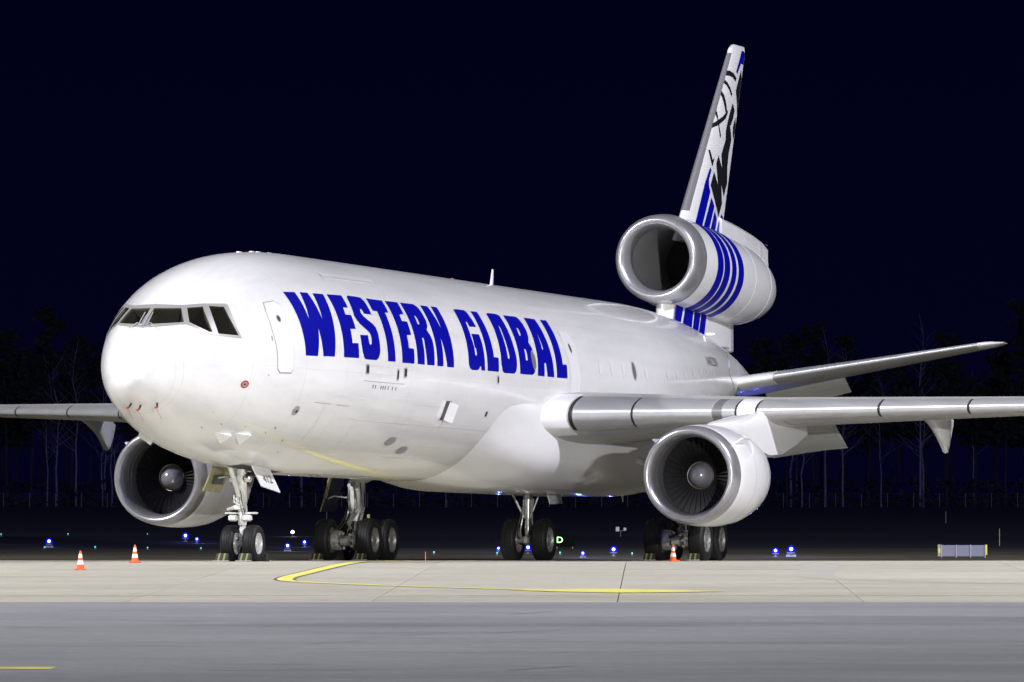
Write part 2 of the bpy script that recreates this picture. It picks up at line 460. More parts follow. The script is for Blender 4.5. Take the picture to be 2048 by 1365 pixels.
# ---- painted lines
def line_strip(name, pts, width, mtl, up, parent=None, closed=False):
    v, f = [], []
    P2 = [Vector(p) for p in pts]
    for i, p in enumerate(P2):
        t = (P2[min(i+1, len(P2)-1)]-P2[max(i-1, 0)]).normalized()
        n = Vector((-t.y, t.x))
        for s in (-1, 1):
            q = p+n*s*width/2
            v.append(gp(q.x, q.y, up))
    for i in range(len(P2)-1): f.append([2*i, 2*i+1, 2*i+3, 2*i+2])
    o = mk(name, v, f, mtl, parent)
    if not parent: o['kind'] = 'structure'
    return o
def spline(pts, n=8):
    out = []
    P = [Vector(p) for p in pts]
    for i in range(len(P)-1):
        a, b, c, e = P[max(i-1, 0)], P[i], P[i+1], P[min(i+2, len(P)-1)]
        for k in range(n):
            t = k/n
            out.append(.5*((2*b)+(c-a)*t+(2*a-5*b+4*c-e)*t*t+(3*b-a-3*c+e)*t**3))
    out.append(P[-1]); return out
curve = spline([(196, -3.0), (183, -3.55), (174, -3.9), (166.2, -4.17), (157.6, -4.62), (151.5, -4.95), (147.6, -5.15), (145, -5.14), (143.2, -4.86), (141.6, -4.15), (139.6, -3.0), (137.6, -1.6), (135.8, .0), (134.6, 1.6), (134.0, 3.0), (133.7, 4.2)])
line_strip('painted_line_border', curve, .52, M['yedge'], .004)
line_strip('painted_line', curve, .35, M['yellow'], .008)
def at_d(a, b, n=24): return [(a[0]+(b[0]-a[0])*k/n, a[1]+(b[1]-a[1])*k/n) for k in range(n+1)]
line_strip('painted_line', at_d((130.9, -14), (130.5, 22)), .16, M['yellow'], .006)
tag(patch('painted_line', [[(134.9, -.1), (135.6, 1.1), (135.9, 2.2), (134.9, 3.4), (133.7, 4.5), (132.9, 3.4), (132.5, 2.2), (133.4, 1.0)]], lambda a, b: gp(a, b, .012), M['yellow'], None, .3), kind='structure')
line_strip('painted_line', at_d((89.4, -14), (89.2, -6.38)), .85, M['yellow'], .005)
line_strip('painted_line', at_d((479.0, -70), (476.0, 90)), .9, M['pole'], .03)
M['scrub'] = mat('scrubbed_concrete', (.37, .355, .31), .85, noise=(1.2, .12, (1, 1, 1)))
line_strip('scrubbed_track', spline([(166, 8.0), (158, 7.6), (150, 7.1), (146, 7.4), (143, 9.2), (141, 12), (139.5, 16), (138, 24)]), .9, M['scrub'], .005)

# cracks and tar seams in the old asphalt
rl_ = random.Random(9)
for k in range(26):
    d0 = rl_.uniform(85, 124); l0 = rl_.uniform(-9, 9); n_ = rl_.randint(6, 14); pts = []
    a_ = rl_.uniform(-.25, .25) if k % 4 else rl_.uniform(.9, 1.4)
    for i in range(n_):
        pts.append((d0, l0)); l0 += .28*math.cos(a_); d0 += .28*math.sin(a_)+rl_.uniform(-.10, .10)
    pts = [(min(a, 125.0), b) for a, b in pts]
    line_strip('crack', pts, rl_.uniform(.02, .06), M['yedge'], .003, asphalt)

# ================================================================ AIRCRAFT
plane = empty('cargo_aircraft')
tag(plane, 'large white three-engined cargo jet with blue lettering parked on the apron', 'aircraft')
SQ = math.sqrt
X0 = -1.25
NT = [(0, -0.702), (0.1, -0.404), (0.35, -0.033), (0.7, 0.342), (1.14, 0.721), (1.605, 1.059), (2.5, 1.552), (3.9, 2.125), (5.5, 2.554), (7.5, 2.868), (10.2, 3.01)]
NB = [(0, -0.702), (0.12, -0.986), (0.45, -1.258), (1.2, -1.623), (2.4, -2.015), (4.0, -2.412), (6.0, -2.716), (8.5, -2.903), (11.5, -3.01)]
NW = [(0, 0.0), (0.12, 0.347), (0.45, 0.702), (1.2, 1.184), (2.2, 1.594), (3.4, 2.0), (4.8, 2.404), (6.5, 2.715), (8.5, 2.921), (11.0, 3.01)]
def pchip(tab, s):
    xs = [SQ(a) for a, _ in tab]; ys = [b for _, b in tab]; x = SQ(max(s, 0))
    n = len(xs); h = [xs[i+1]-xs[i] for i in range(n-1)]; dl = [(ys[i+1]-ys[i])/h[i] for i in range(n-1)]
    m = [0]*n
    for i in range(1, n-1):
        if dl[i-1]*dl[i] > 0:
            w1 = 2*h[i]+h[i-1]; w2 = h[i]+2*h[i-1]; m[i] = (w1+w2)/(w1/dl[i-1]+w2/dl[i])
    m[0] = dl[0]*1.5
    i = 0
    while i < n-2 and x > xs[i+1]: i += 1
    t = min(max((x-xs[i])/h[i], 0), 1)
    return (1+2*t)*(1-t)**2*ys[i]+t*(1-t)**2*h[i]*m[i]+t*t*(3-2*t)*ys[i+1]+t*t*(t-1)*h[i]*m[i+1]
def smooth_tab(tab, s, odd):
    u = SQ(max(s, 0)); acc = 0.0; tip = tab[0][1]
    for k, w in ((-2, .10), (-1, .24), (0, .32), (1, .24), (2, .10)):
        v = u+k*.10
        acc += w*((2*tip-pchip(tab, v*v)) if v < 0 else pchip(tab, v*v))
    return acc
def clamp(a): return max(0.0, min(1.0, a))
def FPr(x):
    s = x-X0
    nt, nb, nw = smooth_tab(NT, s, 0), smooth_tab(NB, s, 0), smooth_tab(NW, s, 1)
    t = nt-1.75*clamp((x-40)/17.2)**2.0
    b = nb+4.1*clamp((x-36)/21.2)**1.5
    w = nw-2.75*clamp((x-37)/20.2)**1.65
    return t, b, w
_fc = {}
def FP(x):
    k = round(x, 4)
    if k not in _fc: _fc[k] = FPr(k)
    return _fc[k]
def zc(x): return 5.3158-.0048675*(x-20)
def fpt(x, th):
    t, b, w = FP(x)
    return Vector((x, -w*math.sin(th), zc(x)+(t+b)/2+(t-b)/2*math.cos(th)))
def surf(x, s, off=0.006):
    th = s/3.01
    p = fpt(x, th)
    if off:
        a = fpt(x+.01, th)-fpt(x-.01, th); b = fpt(x, th+.003)-fpt(x, th-.003)
        n = b.cross(a)
        if n.length > 0: n.normalize()
        t_, b_, w_ = FP(x)
        c = Vector((x, 0, zc(x)+(t_+b_)/2))
        if n.dot(p-c) < 0: n = -n
        p = p+n*off
    return p
def on(off): return lambda x, s: surf(x, s, off)
NSEG = 144
st = [0.0005, .006, .02, .045, .08, .13, .2, .28, .38, .5]+[.5+.13*k for k in range(1, 28)]
st = [X0+s for s in st]
x = st[-1]
while x < 12.0: x += .3; st.append(x)
while x < 36: x += .8; st.append(x)
while x < 57.0: x += .42; st.append(min(x, 57.15))
fb = MB().loft([[fpt(x, 2*PI*k/NSEG) for k in range(NSEG)] for x in st])
fus = fb.build('fuselage', [M['fus'], M['beige'], M['dark']], plane, angle=30)

# cockpit windows: real openings cut into the nose
PANES = [ [(0.509,0.09),(0.517,0.25),(0.545,0.51),(0.59,0.752),(0.651,0.976),(0.727,1.184),(0.814,1.374),(0.74,1.494),(0.67,1.614),(0.604,1.736),(0.544,1.859),(0.487,1.983),(0.434,2.109),(0.29,1.891),(0.165,1.639),(0.059,1.352),(-0.029,1.032),(-0.096,0.676),(-0.14,0.282),(-0.044,0.231),(0.055,0.182),(0.157,0.133),(0.266,0.09),(0.383,0.09)],
 [(0.928,1.539),(0.993,1.622),(1.061,1.701),(1.132,1.776),(1.205,1.848),(1.281,1.915),(1.359,1.979),(1.276,2.198),(1.208,2.417),(1.153,2.636),(1.112,2.854),(1.083,3.072),(1.066,3.289),(1.046,3.277),(1.027,3.265),(1.007,3.252),(0.987,3.24),(0.967,3.227),(0.948,3.214),(0.865,3.075),(0.789,2.928),(0.718,2.773),(0.654,2.61),(0.597,2.438),(0.548,2.258),(0.601,2.135),(0.658,2.013),(0.718,1.893),(0.784,1.774),(0.853,1.656)],
 [(1.535,2.077),(1.605,2.145),(1.678,2.21),(1.753,2.272),(1.829,2.332),(1.908,2.389),(1.989,2.444),(1.945,2.673),(1.919,2.9),(1.91,3.123),(1.917,3.342),(1.939,3.556),(1.975,3.766),(1.844,3.721),(1.715,3.673),(1.588,3.621),(1.464,3.566),(1.342,3.507),(1.222,3.444),(1.238,3.218),(1.267,2.99),(1.311,2.762),(1.37,2.534),(1.444,2.305)] ]
FRAME = [(0.716,0.0),(0.688,0.09),(0.702,0.421),(0.75,0.736),(0.827,1.022),(0.927,1.281),(1.017,1.416),(1.115,1.541),(1.22,1.657),(1.33,1.764),(1.446,1.864),(1.569,1.98),(1.7,2.087),(1.836,2.186),(1.978,2.278),(2.127,2.362),(2.133,2.379),(2.138,2.396),(2.144,2.413),(2.151,2.43),(2.157,2.447),(2.078,2.743),(2.029,3.034),(2.01,3.321),(2.017,3.603),(2.049,3.879),(1.829,3.803),(1.615,3.718),(1.408,3.624),(1.207,3.519),(1.013,3.401),(0.883,3.218),(0.762,3.019),(0.654,2.804),(0.559,2.57),(0.478,2.319),(0.465,2.297),(0.451,2.275),(0.438,2.253),(0.425,2.231),(0.412,2.208),(0.21,1.92),(0.042,1.567),(-0.093,1.152),(-0.193,0.665),(-0.25,0.0),(-0.088,0.0),(0.083,0.0),(0.268,0.0),(0.479,0.0)]
def mirror(poly, sg): return [(a, b*sg) for a, b in poly]
def shrink(poly, k):
    cx = sum(p[0] for p in poly)/len(poly); cy = sum(p[1] for p in poly)/len(poly)
    return [(cx+(p[0]-cx)*k, cy+(p[1]-cy)*k) for p in poly]
cutters = []
for sg in (1, -1):
    for poly in PANES:
        pl = mirror(poly, sg)
        pts = [surf(a, b, 0) for a, b in pl]
        c = sum(pts, Vector())/len(pts)
        n = sum(((pts[i]-c).cross(pts[(i+1) % len(pts)]-c) for i in range(len(pts))), Vector()).normalized()
        if n.dot(c-Vector((2.5, 0, 5.2))) < 0: n = -n
        outer = [p+n*.12 for p in pts]; inner = [c+(p-c)*.93-n*.62-n*(p-c).dot(n)*.93 for p in pts]
        cb = MB().loft([inner, outer]).build('cut', M['dark'], None)
        cutters.append(cb)
        md = fus.modifiers.new('cut', 'BOOLEAN'); md.object = cb; md.operation = 'DIFFERENCE'; md.solver = 'EXACT'
dg = bpy.context.evaluated_depsgraph_get()
me2 = bpy.data.meshes.new_from_object(fus.evaluated_get(dg))
fus.modifiers.clear()
old = fus.data; fus.data = me2; bpy.data.meshes.remove(old)
for c in cutters: bpy.data.objects.remove(c, do_unlink=True)
me2.materials.clear()
for m_ in (M['fus'], M['beige'], M['deck'], M['deck2']): me2.materials.append(m_)
for p in me2.polygons:
    c = p.center; p.material_index = 0
    if c.x < 3.0 and c.z > 5.2:
        t, b, w = FP(max(c.x, X0+.001))
        q = (c.y/max(w, .01))**2+((c.z-zc(c.x)-(t+b)/2)/((t-b)/2))**2
        if q < .97: p.material_index = 1; p.use_smooth = False
        if q < .80 and abs(p.normal.x)+p.normal.z > .3 and p.area > .15: p.material_index = 2 if c.x < 1.4 else 3
me2.set_sharp_from_angle(angle=math.radians(30))
for sg in (1, -1):
    patch('window_frame', [mirror(FRAME, sg)]+[mirror(shrink(p, .97), sg) for p in PANES], on(.012), M['frame'], fus, .06)
    for poly in PANES:
        patch('window_pane', [mirror(shrink(poly, 1.0), sg)], on(-.03), M['glass'], fus, .08)
# window posts and wipers
MB().tube([surf(.46, 0, .02), surf(.1, 0, .025), surf(-.19, 0, .02)], .035, 8).build('window_post', M['frame'], fus)
for sg in (1, -1):
    MB().tube([surf(-.19, .05*sg, .03), surf(-.10, .45*sg, .05), surf(-.2, 1.0*sg, .04)], .014, 6).tube([surf(-.12, .3*sg, .05), surf(.28, .24*sg, .05)], .012, 6).build('wiper', M['frame'], fus)
# ---- airline lettering, one mesh per letter
LETTERS = [
 ('W', [[(4.88,2.58),(5.49,2.65),(5.46,3.57),(5.77,2.68),(6.21,2.72),(6.25,3.60),(6.51,2.75),(7.17,2.78),(6.59,4.66),(5.89,4.66),(5.83,3.84),(5.56,4.66),(4.88,4.64)]]),
 ('E', [[(7.42,2.79),(8.47,2.80),(8.41,3.20),(8.04,3.21),(7.97,3.43),(8.38,3.43),(8.35,3.84),(7.95,3.85),(7.89,4.25),(8.31,4.24),(8.27,4.65),(7.20,4.66)]]),
 ('S', [[(8.95,2.79),(9.02,2.78),(9.8,2.79),(9.97,2.80),(10.11,2.92),(10.12,3.10),(10.10,3.34),(9.48,3.34),(9.49,3.23),(9.39,3.19),(9.29,3.24),(9.25,3.34),(9.34,3.43),(9.64,3.55),(9.92,3.65),(10.03,3.74),(10.06,3.88),(10.04,4.12),(9.99,4.36),(9.91,4.49),(9.77,4.60),(9.60,4.65),(8.77,4.66),(8.66,4.61),(8.57,4.47),(8.55,4.27),(8.57,4.00),(9.19,3.98),(9.16,4.12),(9.18,4.22),(9.25,4.25),(9.35,4.21),(9.42,4.07),(9.42,3.97),(9.35,3.90),(9.18,3.82),(8.82,3.68),(8.66,3.56),(8.60,3.45),(8.83,2.85)]]),
 ('T', [[(10.44,2.80),(11.77,2.80),(11.70,3.2),(11.38,3.22),(11.20,4.63),(10.57,4.64),(10.74,3.21),(10.37,3.20)]]),
 ('E2', [[(12.03,2.80),(13.11,2.79),(13.01,3.19),(12.61,3.22),(12.56,3.42),(13.01,3.42),(12.94,3.82),(12.55,3.84),(12.48,4.21),(12.90,4.22),(12.83,4.63),(11.79,4.64)]]),
 ('R', [[(13.34,2.79),(14.48,2.78),(14.66,2.83),(14.77,2.94),(14.8,3.15),(14.79,3.34),(14.7,3.49),(14.51,3.60),(14.53,3.65),(14.64,3.74),(14.73,3.91),(14.70,4.14),(14.64,4.38),(14.58,4.62),(13.94,4.63),(13.93,4.34),(13.95,4.05),(13.99,3.90),(13.94,3.86),(13.84,3.87),(13.79,4.24),(13.72,4.63),(13.11,4.63)],[(13.93,3.20),(14.05,3.21),(14.09,3.31),(14.05,3.45),(13.96,3.47),(13.89,3.46)]]),
 ('N', [[(15.1,2.79),(15.74,2.79),(15.88,3.53),(16.05,2.78),(16.59,2.78),(16.32,4.62),(15.72,4.63),(15.54,3.77),(15.37,4.62),(14.84,4.63)]]),
 ('G', [[(18.07,2.79),(18.25,2.76),(19.09,2.75),(19.22,2.81),(19.28,2.99),(19.32,3.32),(18.69,3.33),(18.67,3.19),(18.58,3.17),(18.52,3.22),(18.43,3.68),(18.44,4.00),(18.39,4.17),(18.45,4.22),(18.56,4.18),(18.59,4.00),(18.49,3.97),(18.57,3.56),(19.28,3.55),(19.29,3.82),(19.23,4.18),(19.15,4.62),(18.82,4.62),(18.80,4.5),(18.69,4.54),(18.59,4.60),(18.44,4.63),(17.95,4.64),(17.78,4.59),(17.69,4.47)]]),
 ('L', [[(19.70,2.76),(20.31,2.75),(20.12,4.20),(20.54,4.20),(20.44,4.61),(19.39,4.62)]]),
 ('O', [[(21.13,2.78),(21.33,2.74),(22.17,2.74),(22.35,2.79),(22.34,3.05),(22.3,3.45),(22.27,3.86),(22.28,4.19),(22.21,4.39),(22.11,4.54),(21.92,4.62),(20.96,4.63),(20.81,4.58),(20.74,4.39)],[(21.64,3.15),(21.70,3.23),(21.64,3.53),(21.63,3.91),(21.63,4.13),(21.54,4.21),(21.44,4.19),(21.48,3.80),(21.55,3.38)]]),
 ('B', [[(22.78,2.75),(23.95,2.74),(24.15,2.81),(24.21,3.03),(24.20,3.26),(24.09,3.46),(23.89,3.61),(24.04,3.80),(24.07,4.10),(24.04,4.35),(23.89,4.52),(23.69,4.60),(22.47,4.61)],[(23.33,3.17),(23.47,3.18),(23.46,3.33),(23.39,3.42),(23.26,3.44),(23.25,3.37)],[(23.25,3.84),(23.38,3.85),(23.4,4.01),(23.34,4.17),(23.25,4.20),(23.17,4.17)]]),
 ('A', [[(24.78,2.74),(25.84,2.74),(25.79,4.60),(25.12,4.61),(25.10,4.21),(24.94,4.21),(24.82,4.61),(24.17,4.61)],[(25.21,3.17),(25.16,3.79),(25.04,3.79)]]),
 ('L2', [[(26.37,2.74),(27.01,2.73),(26.78,4.19),(27.18,4.19),(27.10,4.60),(26.06,4.61)]]),
]

for ch, polys in LETTERS:
    o = patch('letter', [list(p) for p in polys], on(.006), M['blue'], fus, .13)
for i_, ch in enumerate('N412SN'):
    v, f = text2d(ch, .55)
    w_ = max(a for a, b in v)-min(a for a, b in v)
    mk('registration_letter', [surf(44.62+.36*i_+a*.30/w_*(.5 if ch == '1' else 1), 3.76-b*1.05+.008*i_, .006) for a, b in v], f, M['black'], fus, smooth=False)

# ---- doors, hatches, vents on the port side
def ring(name, poly, width, off, mtl, parent=None):
    cx = sum(p[0] for p in poly)/len(poly); cy = sum(p[1] for p in poly)/len(poly)
    inner = []
    for a, b in poly:
        r = math.hypot(a-cx, b-cy); k = max(.05, (r-width)/r)
        inner.append((cx+(a-cx)*k, cy+(b-cy)*k))
    return patch(name, [poly, inner], on(off), mtl, parent or fus, .12)
d1 = [(3.57, 2.78), (4.10, 2.80), (4.27, 2.95), (4.31, 3.2), (4.26, 3.7), (4.25, 4.3), (4.24, 5.08), (4.15, 5.19), (3.60, 5.19), (3.47, 5.06), (3.42, 4.3), (3.38, 3.7), (3.45, 3.1)]
for sg in (1, -1):
    ring('door_seal', mirror(d1, sg), .035, .006, M['seam'])
dpt = patch('door', [shrink(d1, .965)], on(.010), M['white'], fus, .15)
patch('door_window', [ellipse(3.87, 3.43, .10, .13)], on(.016), M['frame'], dpt, .05)
patch('door_window', [ellipse(3.87, 3.43, .07, .095)], on(.019), M['hose'], dpt, .05)
patch('door_handle', [[(3.28, 3.95), (3.33, 3.95), (3.33, 4.12), (3.28, 4.12)]], on(.012), M['seam'], fus, .1)
d2 = [(27.55, 3.09), (28.40, 3.09), (28.56, 3.5), (28.45, 4.2), (28.33, 5.12), (27.46, 5.13), (27.42, 4.2), (27.45, 3.4)]
ring('door_seal', d2, .028, .006, M['seamlt'])
dpt = patch('door', [shrink(d2, .97)], on(.009), M['white'], fus, .15)
patch('door_window', [ellipse(27.95, 3.65, .09, .15)], on(.015), M['hose'], dpt, .05)
for cx_, cy_ in ((23.93, 4.16), (34.22, 4.14)):
    w0 = patch('cabin_window', [ellipse(cx_, cy_, .20, .30)], on(.012), M['frame'], fus, .06)
    patch('window_plug', [ellipse(cx_, cy_, .155, .25)], on(.016), M['duct'], w0, .06)
for k in range(13):      # plugged cabin windows, faint blisters along the aft body
    if k == 5: continue
    patch('window_plug', [ellipse(30.6+k*1.22, 4.17, .13, .21)], on(.009), M['white'], fus, .08)
# main deck cargo door
cdo = [(8.36, 2.16), (12.52, 2.14), (12.56, 4.78), (8.33, 4.80)]
for a, b in zip(cdo, cdo[1:]+cdo[:1]):
    dx, dy = b[0]-a[0], b[1]-a[1]; L_ = math.hypot(dx, dy); nx, ny = -dy/L_*.012, dx/L_*.012
    patch('cargo_door_seam', [[(a[0]+nx, a[1]+ny), (b[0]+nx, b[1]+ny), (b[0]-nx, b[1]-ny), (a[0]-nx, a[1]-ny)]], on(.004), M['seamlt'], fus, .2)
hv = []
patch('cargo_door_hinge', [rrect(8.30, 1.92, 12.6, 2.10, .05)], on(.014), M['white'], fus, .2)
ring('hinge_seam', rrect(8.22, 1.84, 12.68, 2.2, .06), .03, .008, M['seamlt'])
for x_, s_, w1, h1 in ((8.94, 4.92, .13, .14), (12.08, 4.90, .13, .14), (11.45, 4.98, .08, .16), (20.38, 4.84, .08, .12), (19.9, 5.86, .10, .09)):
    p_ = patch('latch_window', [rrect(x_-w1, s_-h1, x_+w1, s_+h1, .03)], on(.010), M['seam'], fus, .1)
    patch('latch_glass', [rrect(x_-w1*.72, s_-h1*.72, x_+w1*.72, s_+h1*.72, .02)], on(.014), M['dark'], p_, .1)
for k, x_ in enumerate((9.5, 9.7, 10.15, 10.32, 10.5, 10.75, 11.1, 11.4)):
    patch('hatch_marking', [[(x_, 5.32), (x_+.055, 5.32), (x_+.055, 5.42), (x_, 5.42)]], on(.006), M['hose'], fus, .1)
for a, b in (((8.74, 5.24), (12.1, 5.22)), ((5.9, 6.0), (6.9, 6.0)), ((7.3, 6.0), (8.2, 6.0)), ((8.6, 6.35), (21.5, 6.38))):
    patch('panel_seam', [[(a[0], a[1]-.008), (b[0], b[1]-.008), (b[0], b[1]+.008), (a[0], a[1]+.008)]], on(.005), M['seam'] if b[0] < 15 else M['seamlt'], fus, .2)
# lower cargo doors
for (xa, xb) in ((6.6, 9.2), (13.4, 16.0)):
    ring('hold_door_seam', rrect(xa, 5.75, xb, 7.6, .12), .02, .005, M['seamlt'])
# static port, drain, outflow vents
p_ = patch('static_port_plate', [ellipse(2.18, 5.615, .165, .15), ellipse(2.18, 5.615, .105, .095)], on(.008), M['red'], fus, .05)
patch('static_port', [ellipse(2.18, 5.615, .10, .09)], on(.007), M['frame'], fus, .05)
patch('static_port', [ellipse(2.18, 5.615, .045, .04)], on(.010), M['hose'], fus, .05)
ring('window_seal', ellipse(5.05, 6.32, .17, .16), .05, .008, M['seam'])
patch('round_window', [ellipse(5.05, 6.32, .10, .10)], on(.012), M['frame'], fus, .05)
patch('round_window', [ellipse(5.09, 6.34, .05, .05)], on(.016), M['dark'], fus, .05)
for x_, s_ in ((13.1, 6.96), (14.7, 7.265)):
    v_ = patch('outflow_vent', [ellipse(x_, s_, .40, .16)], on(.008), M['seam'], fus, .07)
    patch('vent_grille', [ellipse(x_, s_, .34, .12)], on(.013), M['galv'], v_, .07)
# open access panel
a0, a1 = surf(16.30, 5.60, .02), surf(16.30, 6.14, .02)
no = (surf(16.3, 5.85, 1.0)-surf(16.3, 5.85, 0)).normalized()
tv = Vector((.10, 0, 0))+no*.24
MB().add([a0, a1, a1+tv, a0+tv, a0+Vector((.03, 0, 0)), a1+Vector((.03, 0, 0)), a1+tv+Vector((.03, 0, 0)), a0+tv+Vector((.03, 0, 0))], [[0, 1, 2, 3], [7, 6, 5, 4], [0, 4, 5, 1], [1, 5, 6, 2], [2, 6, 7, 3], [3, 7, 4, 0]]).build('access_panel', M['white'], fus, smooth=False)
patch('access_bay', [rrect(16.0, 5.58, 16.5, 6.16, .04)], on(.007), M['hose'], fus, .12)
# small stains, drain holes and lights on the lower nose
for x_, s_, r_ in ((3.1, 5.25, .035), (4.6, 7.0, .05), (4.35, 7.25, .04), (5.6, 7.4, .05), (3.2, 7.2, .03), (2.2, 7.4, .04), (1.5, 7.0, .025), (6.2, 7.9, .05), (1.7, 7.9, .05)):
    patch('drain_mark', [ellipse(x_, s_, r_*1.6, r_*.6, 10, .5)], on(.006), M['seam'], fus, .05)
# radome joint and lightning strips
patch('radome_seam', [[(-.405, s) for s in [k*.5-9.4 for k in range(38)]]+[(-.390, s) for s in [k*.5-9.4 for k in range(38)][::-1]]], on(.004), M['seamlt'], fus, .2)
# covered probes under the nose
for x_, s_ in ((-.62, -8.9), (-.55, 9.2), (-.42, 7.9)):
    b_ = surf(x_, s_, 0); e_ = surf(x_-.05, s_, .16)
    pb = MB().tube([b_, e_, e_+Vector((-.16, 0, 0))], [.03, .022, .014], 8).build('probe', M['hose'], fus)
    MB().tube([e_+Vector((-.02, 0, 0)), e_+Vector((-.19, -.02, -.01))], .028, 8).add([e_+Vector((-.1, 0, -.02)), e_+Vector((-.06, 0, -.02)), e_+Vector((.0, -.12, -.30)), e_+Vector((-.05, -.13, -.30))], [[0, 1, 2, 3]]).build('probe_cover', M['red'], pb)
for sg in (1, -1):
    for k in range(2):      # scoops on the lower nose
        xs = 2.3+k*.75
        MB().add([surf(xs, (7.85-.25*k)*sg, .0), surf(xs+.6, (7.65-.25*k)*sg, .10), surf(xs+.6, (8.15-.25*k)*sg, .10), surf(xs+.62, (7.65-.25*k)*sg, 0), surf(xs+.62, (8.15-.25*k)*sg, 0)], [[0, 1, 2], [1, 3, 4, 2], [0, 3, 1], [0, 2, 4]]).build('air_scoop', M['white'], fus, smooth=False)
# antennas
def blade(name, x_, z0, h, ch, sweep, mtl, y_=0.0, sgn=1):
    r = []
    for zz, cc, off in ((0, ch, 0), (h*.5, ch*.8, sweep*.5), (h, ch*.5, sweep)):
        r.append([Vector((x_+off+cc*a, y_+b, z0+sgn*zz)) for a, b in ((0, 0), (.25, .018), (.6, .014), (1, 0), (.6, -.014), (.25, -.018))])
    return MB().loft(r).build(name, mtl, fus)
blade('blade_antenna', 28.9, zc(29)+2.99, .52, .34, .22, M['white'])
blade('blade_antenna', 8.6, zc(8.6)-2.95, .34, .26, .12, M['white'], 0, -1)
blade('drain_mast', 41.9, 2.35, .48, .22, .26, M['white'], -.2, -1)
MB().box(surf(48.4, 2.1, .14), .20, .30, .09, .4, bev=.02).build('tail_antenna', M['white'], fus)
for x_ in (7.0, 8.0, 8.5, 9.4, 10.4, 11.2, 31.5, 33.0):
    MB().box((x_, 0, zc(x_)+FP(x_)[0]+.002), .26, .09, .04, bev=.015).build('low_antenna', M['white'], fus)
MB().lathe([(0, .05), (.03, .05), (.055, .035), (.07, .005)], (25.3, 0, zc(25)+3.005), 'Z', 12).build('beacon_lamp', M['red'], fus)
# nose gear bay: flat dark patch painted for the shade of the opening
patch('gear_bay_shade', [rrect(6.0, 8.95, 9.0, 9.45, .05)], on(.006), M['dark'], fus, .2)

# ---------------------------------------------------------------- wings
def tcf(t): return .2969*SQ(t)-.126*t-.3516*t*t+.2843*t**3-.1036*t**4
def lerp_tab(tab, y):
    for a, b in zip(tab, tab[1:]):
        if y <= b[0]:
            k = (y-a[0])/(b[0]-a[0]) if b[0] > a[0] else 0
            return [a[i]+(b[i]-a[i])*k for i in range(1, len(a))]
    return list(tab[-1][1:])
#            |y|   xLE    zLE   chord  t/c   washout(rad)
WT = [(2.0, 23.2, 4.20, 14.9, .116, .030), (2.81, 24.45, 4.23, 13.75, .118, .029), (3.45, 25.95, 4.28, 12.3, .124, .028), (8.16, 29.40, 4.42, 8.6, .110, .012),
      (15.3, 34.55, 4.66, 6.0, .100, .0), (20.0, 37.95, 4.80, 4.5, .098, -.012), (25.2, 41.7, 4.98, 2.9, .095, -.025)]
def wpt(y, c, up, sg, extra=0.0):
    """point on the wing skin: c = chord fraction, up = +1 upper / -1 lower"""
    xl, zl, ch, tk, tw = lerp_tab(WT, y)
    th = 5*tk*tcf(max(c, 0))*ch
    if up < 0: th *= .92
    cam_ = .010*ch*math.sin(PI*min(c, 1))
    z = up*(th+extra)+cam_-tw*0-(c*ch)*math.tan(tw)
    return Vector((xl+c*ch-(extra if c < .01 else 0), y*sg, zl+z))
CS = [0, .002, .006, .012, .022, .035, .055, .08, .12, .17, .24, .32, .42, .52, .62, .70]
CSF = CS+[.78, .86, .93, 1.0]
def wing_ring(y, sg, cmax=1.0):
    cs = [c for c in CSF if c <= cmax+1e-6]
    return [wpt(y, c, 1, sg) for c in cs[::-1]]+[wpt(y, c, -1, sg) for c in cs[1:]]
def slat(y0, y1, sg, mtl, name, parent, c1=.105, extra=.012, clo=.06):
    rings = []
    n = max(2, int((y1-y0)/.6)+1)
    for k in range(n+1):
        y = y0+(y1-y0)*k/n
        up = [c for c in CS if c < c1]+[c1]; lo = [c for c in CS if c < clo]+[clo]
        rings.append([wpt(y, c1, 1, sg, -.01)]+[wpt(y, c, 1, sg, extra) for c in up[::-1]]+[wpt(y, c, -1, sg, extra) for c in lo[1:]]+[wpt(y, clo, -1, sg, -.01)])
    return MB().loft(rings).build(name, mtl, parent, angle=40)
AIL = (6.35, 8.75)
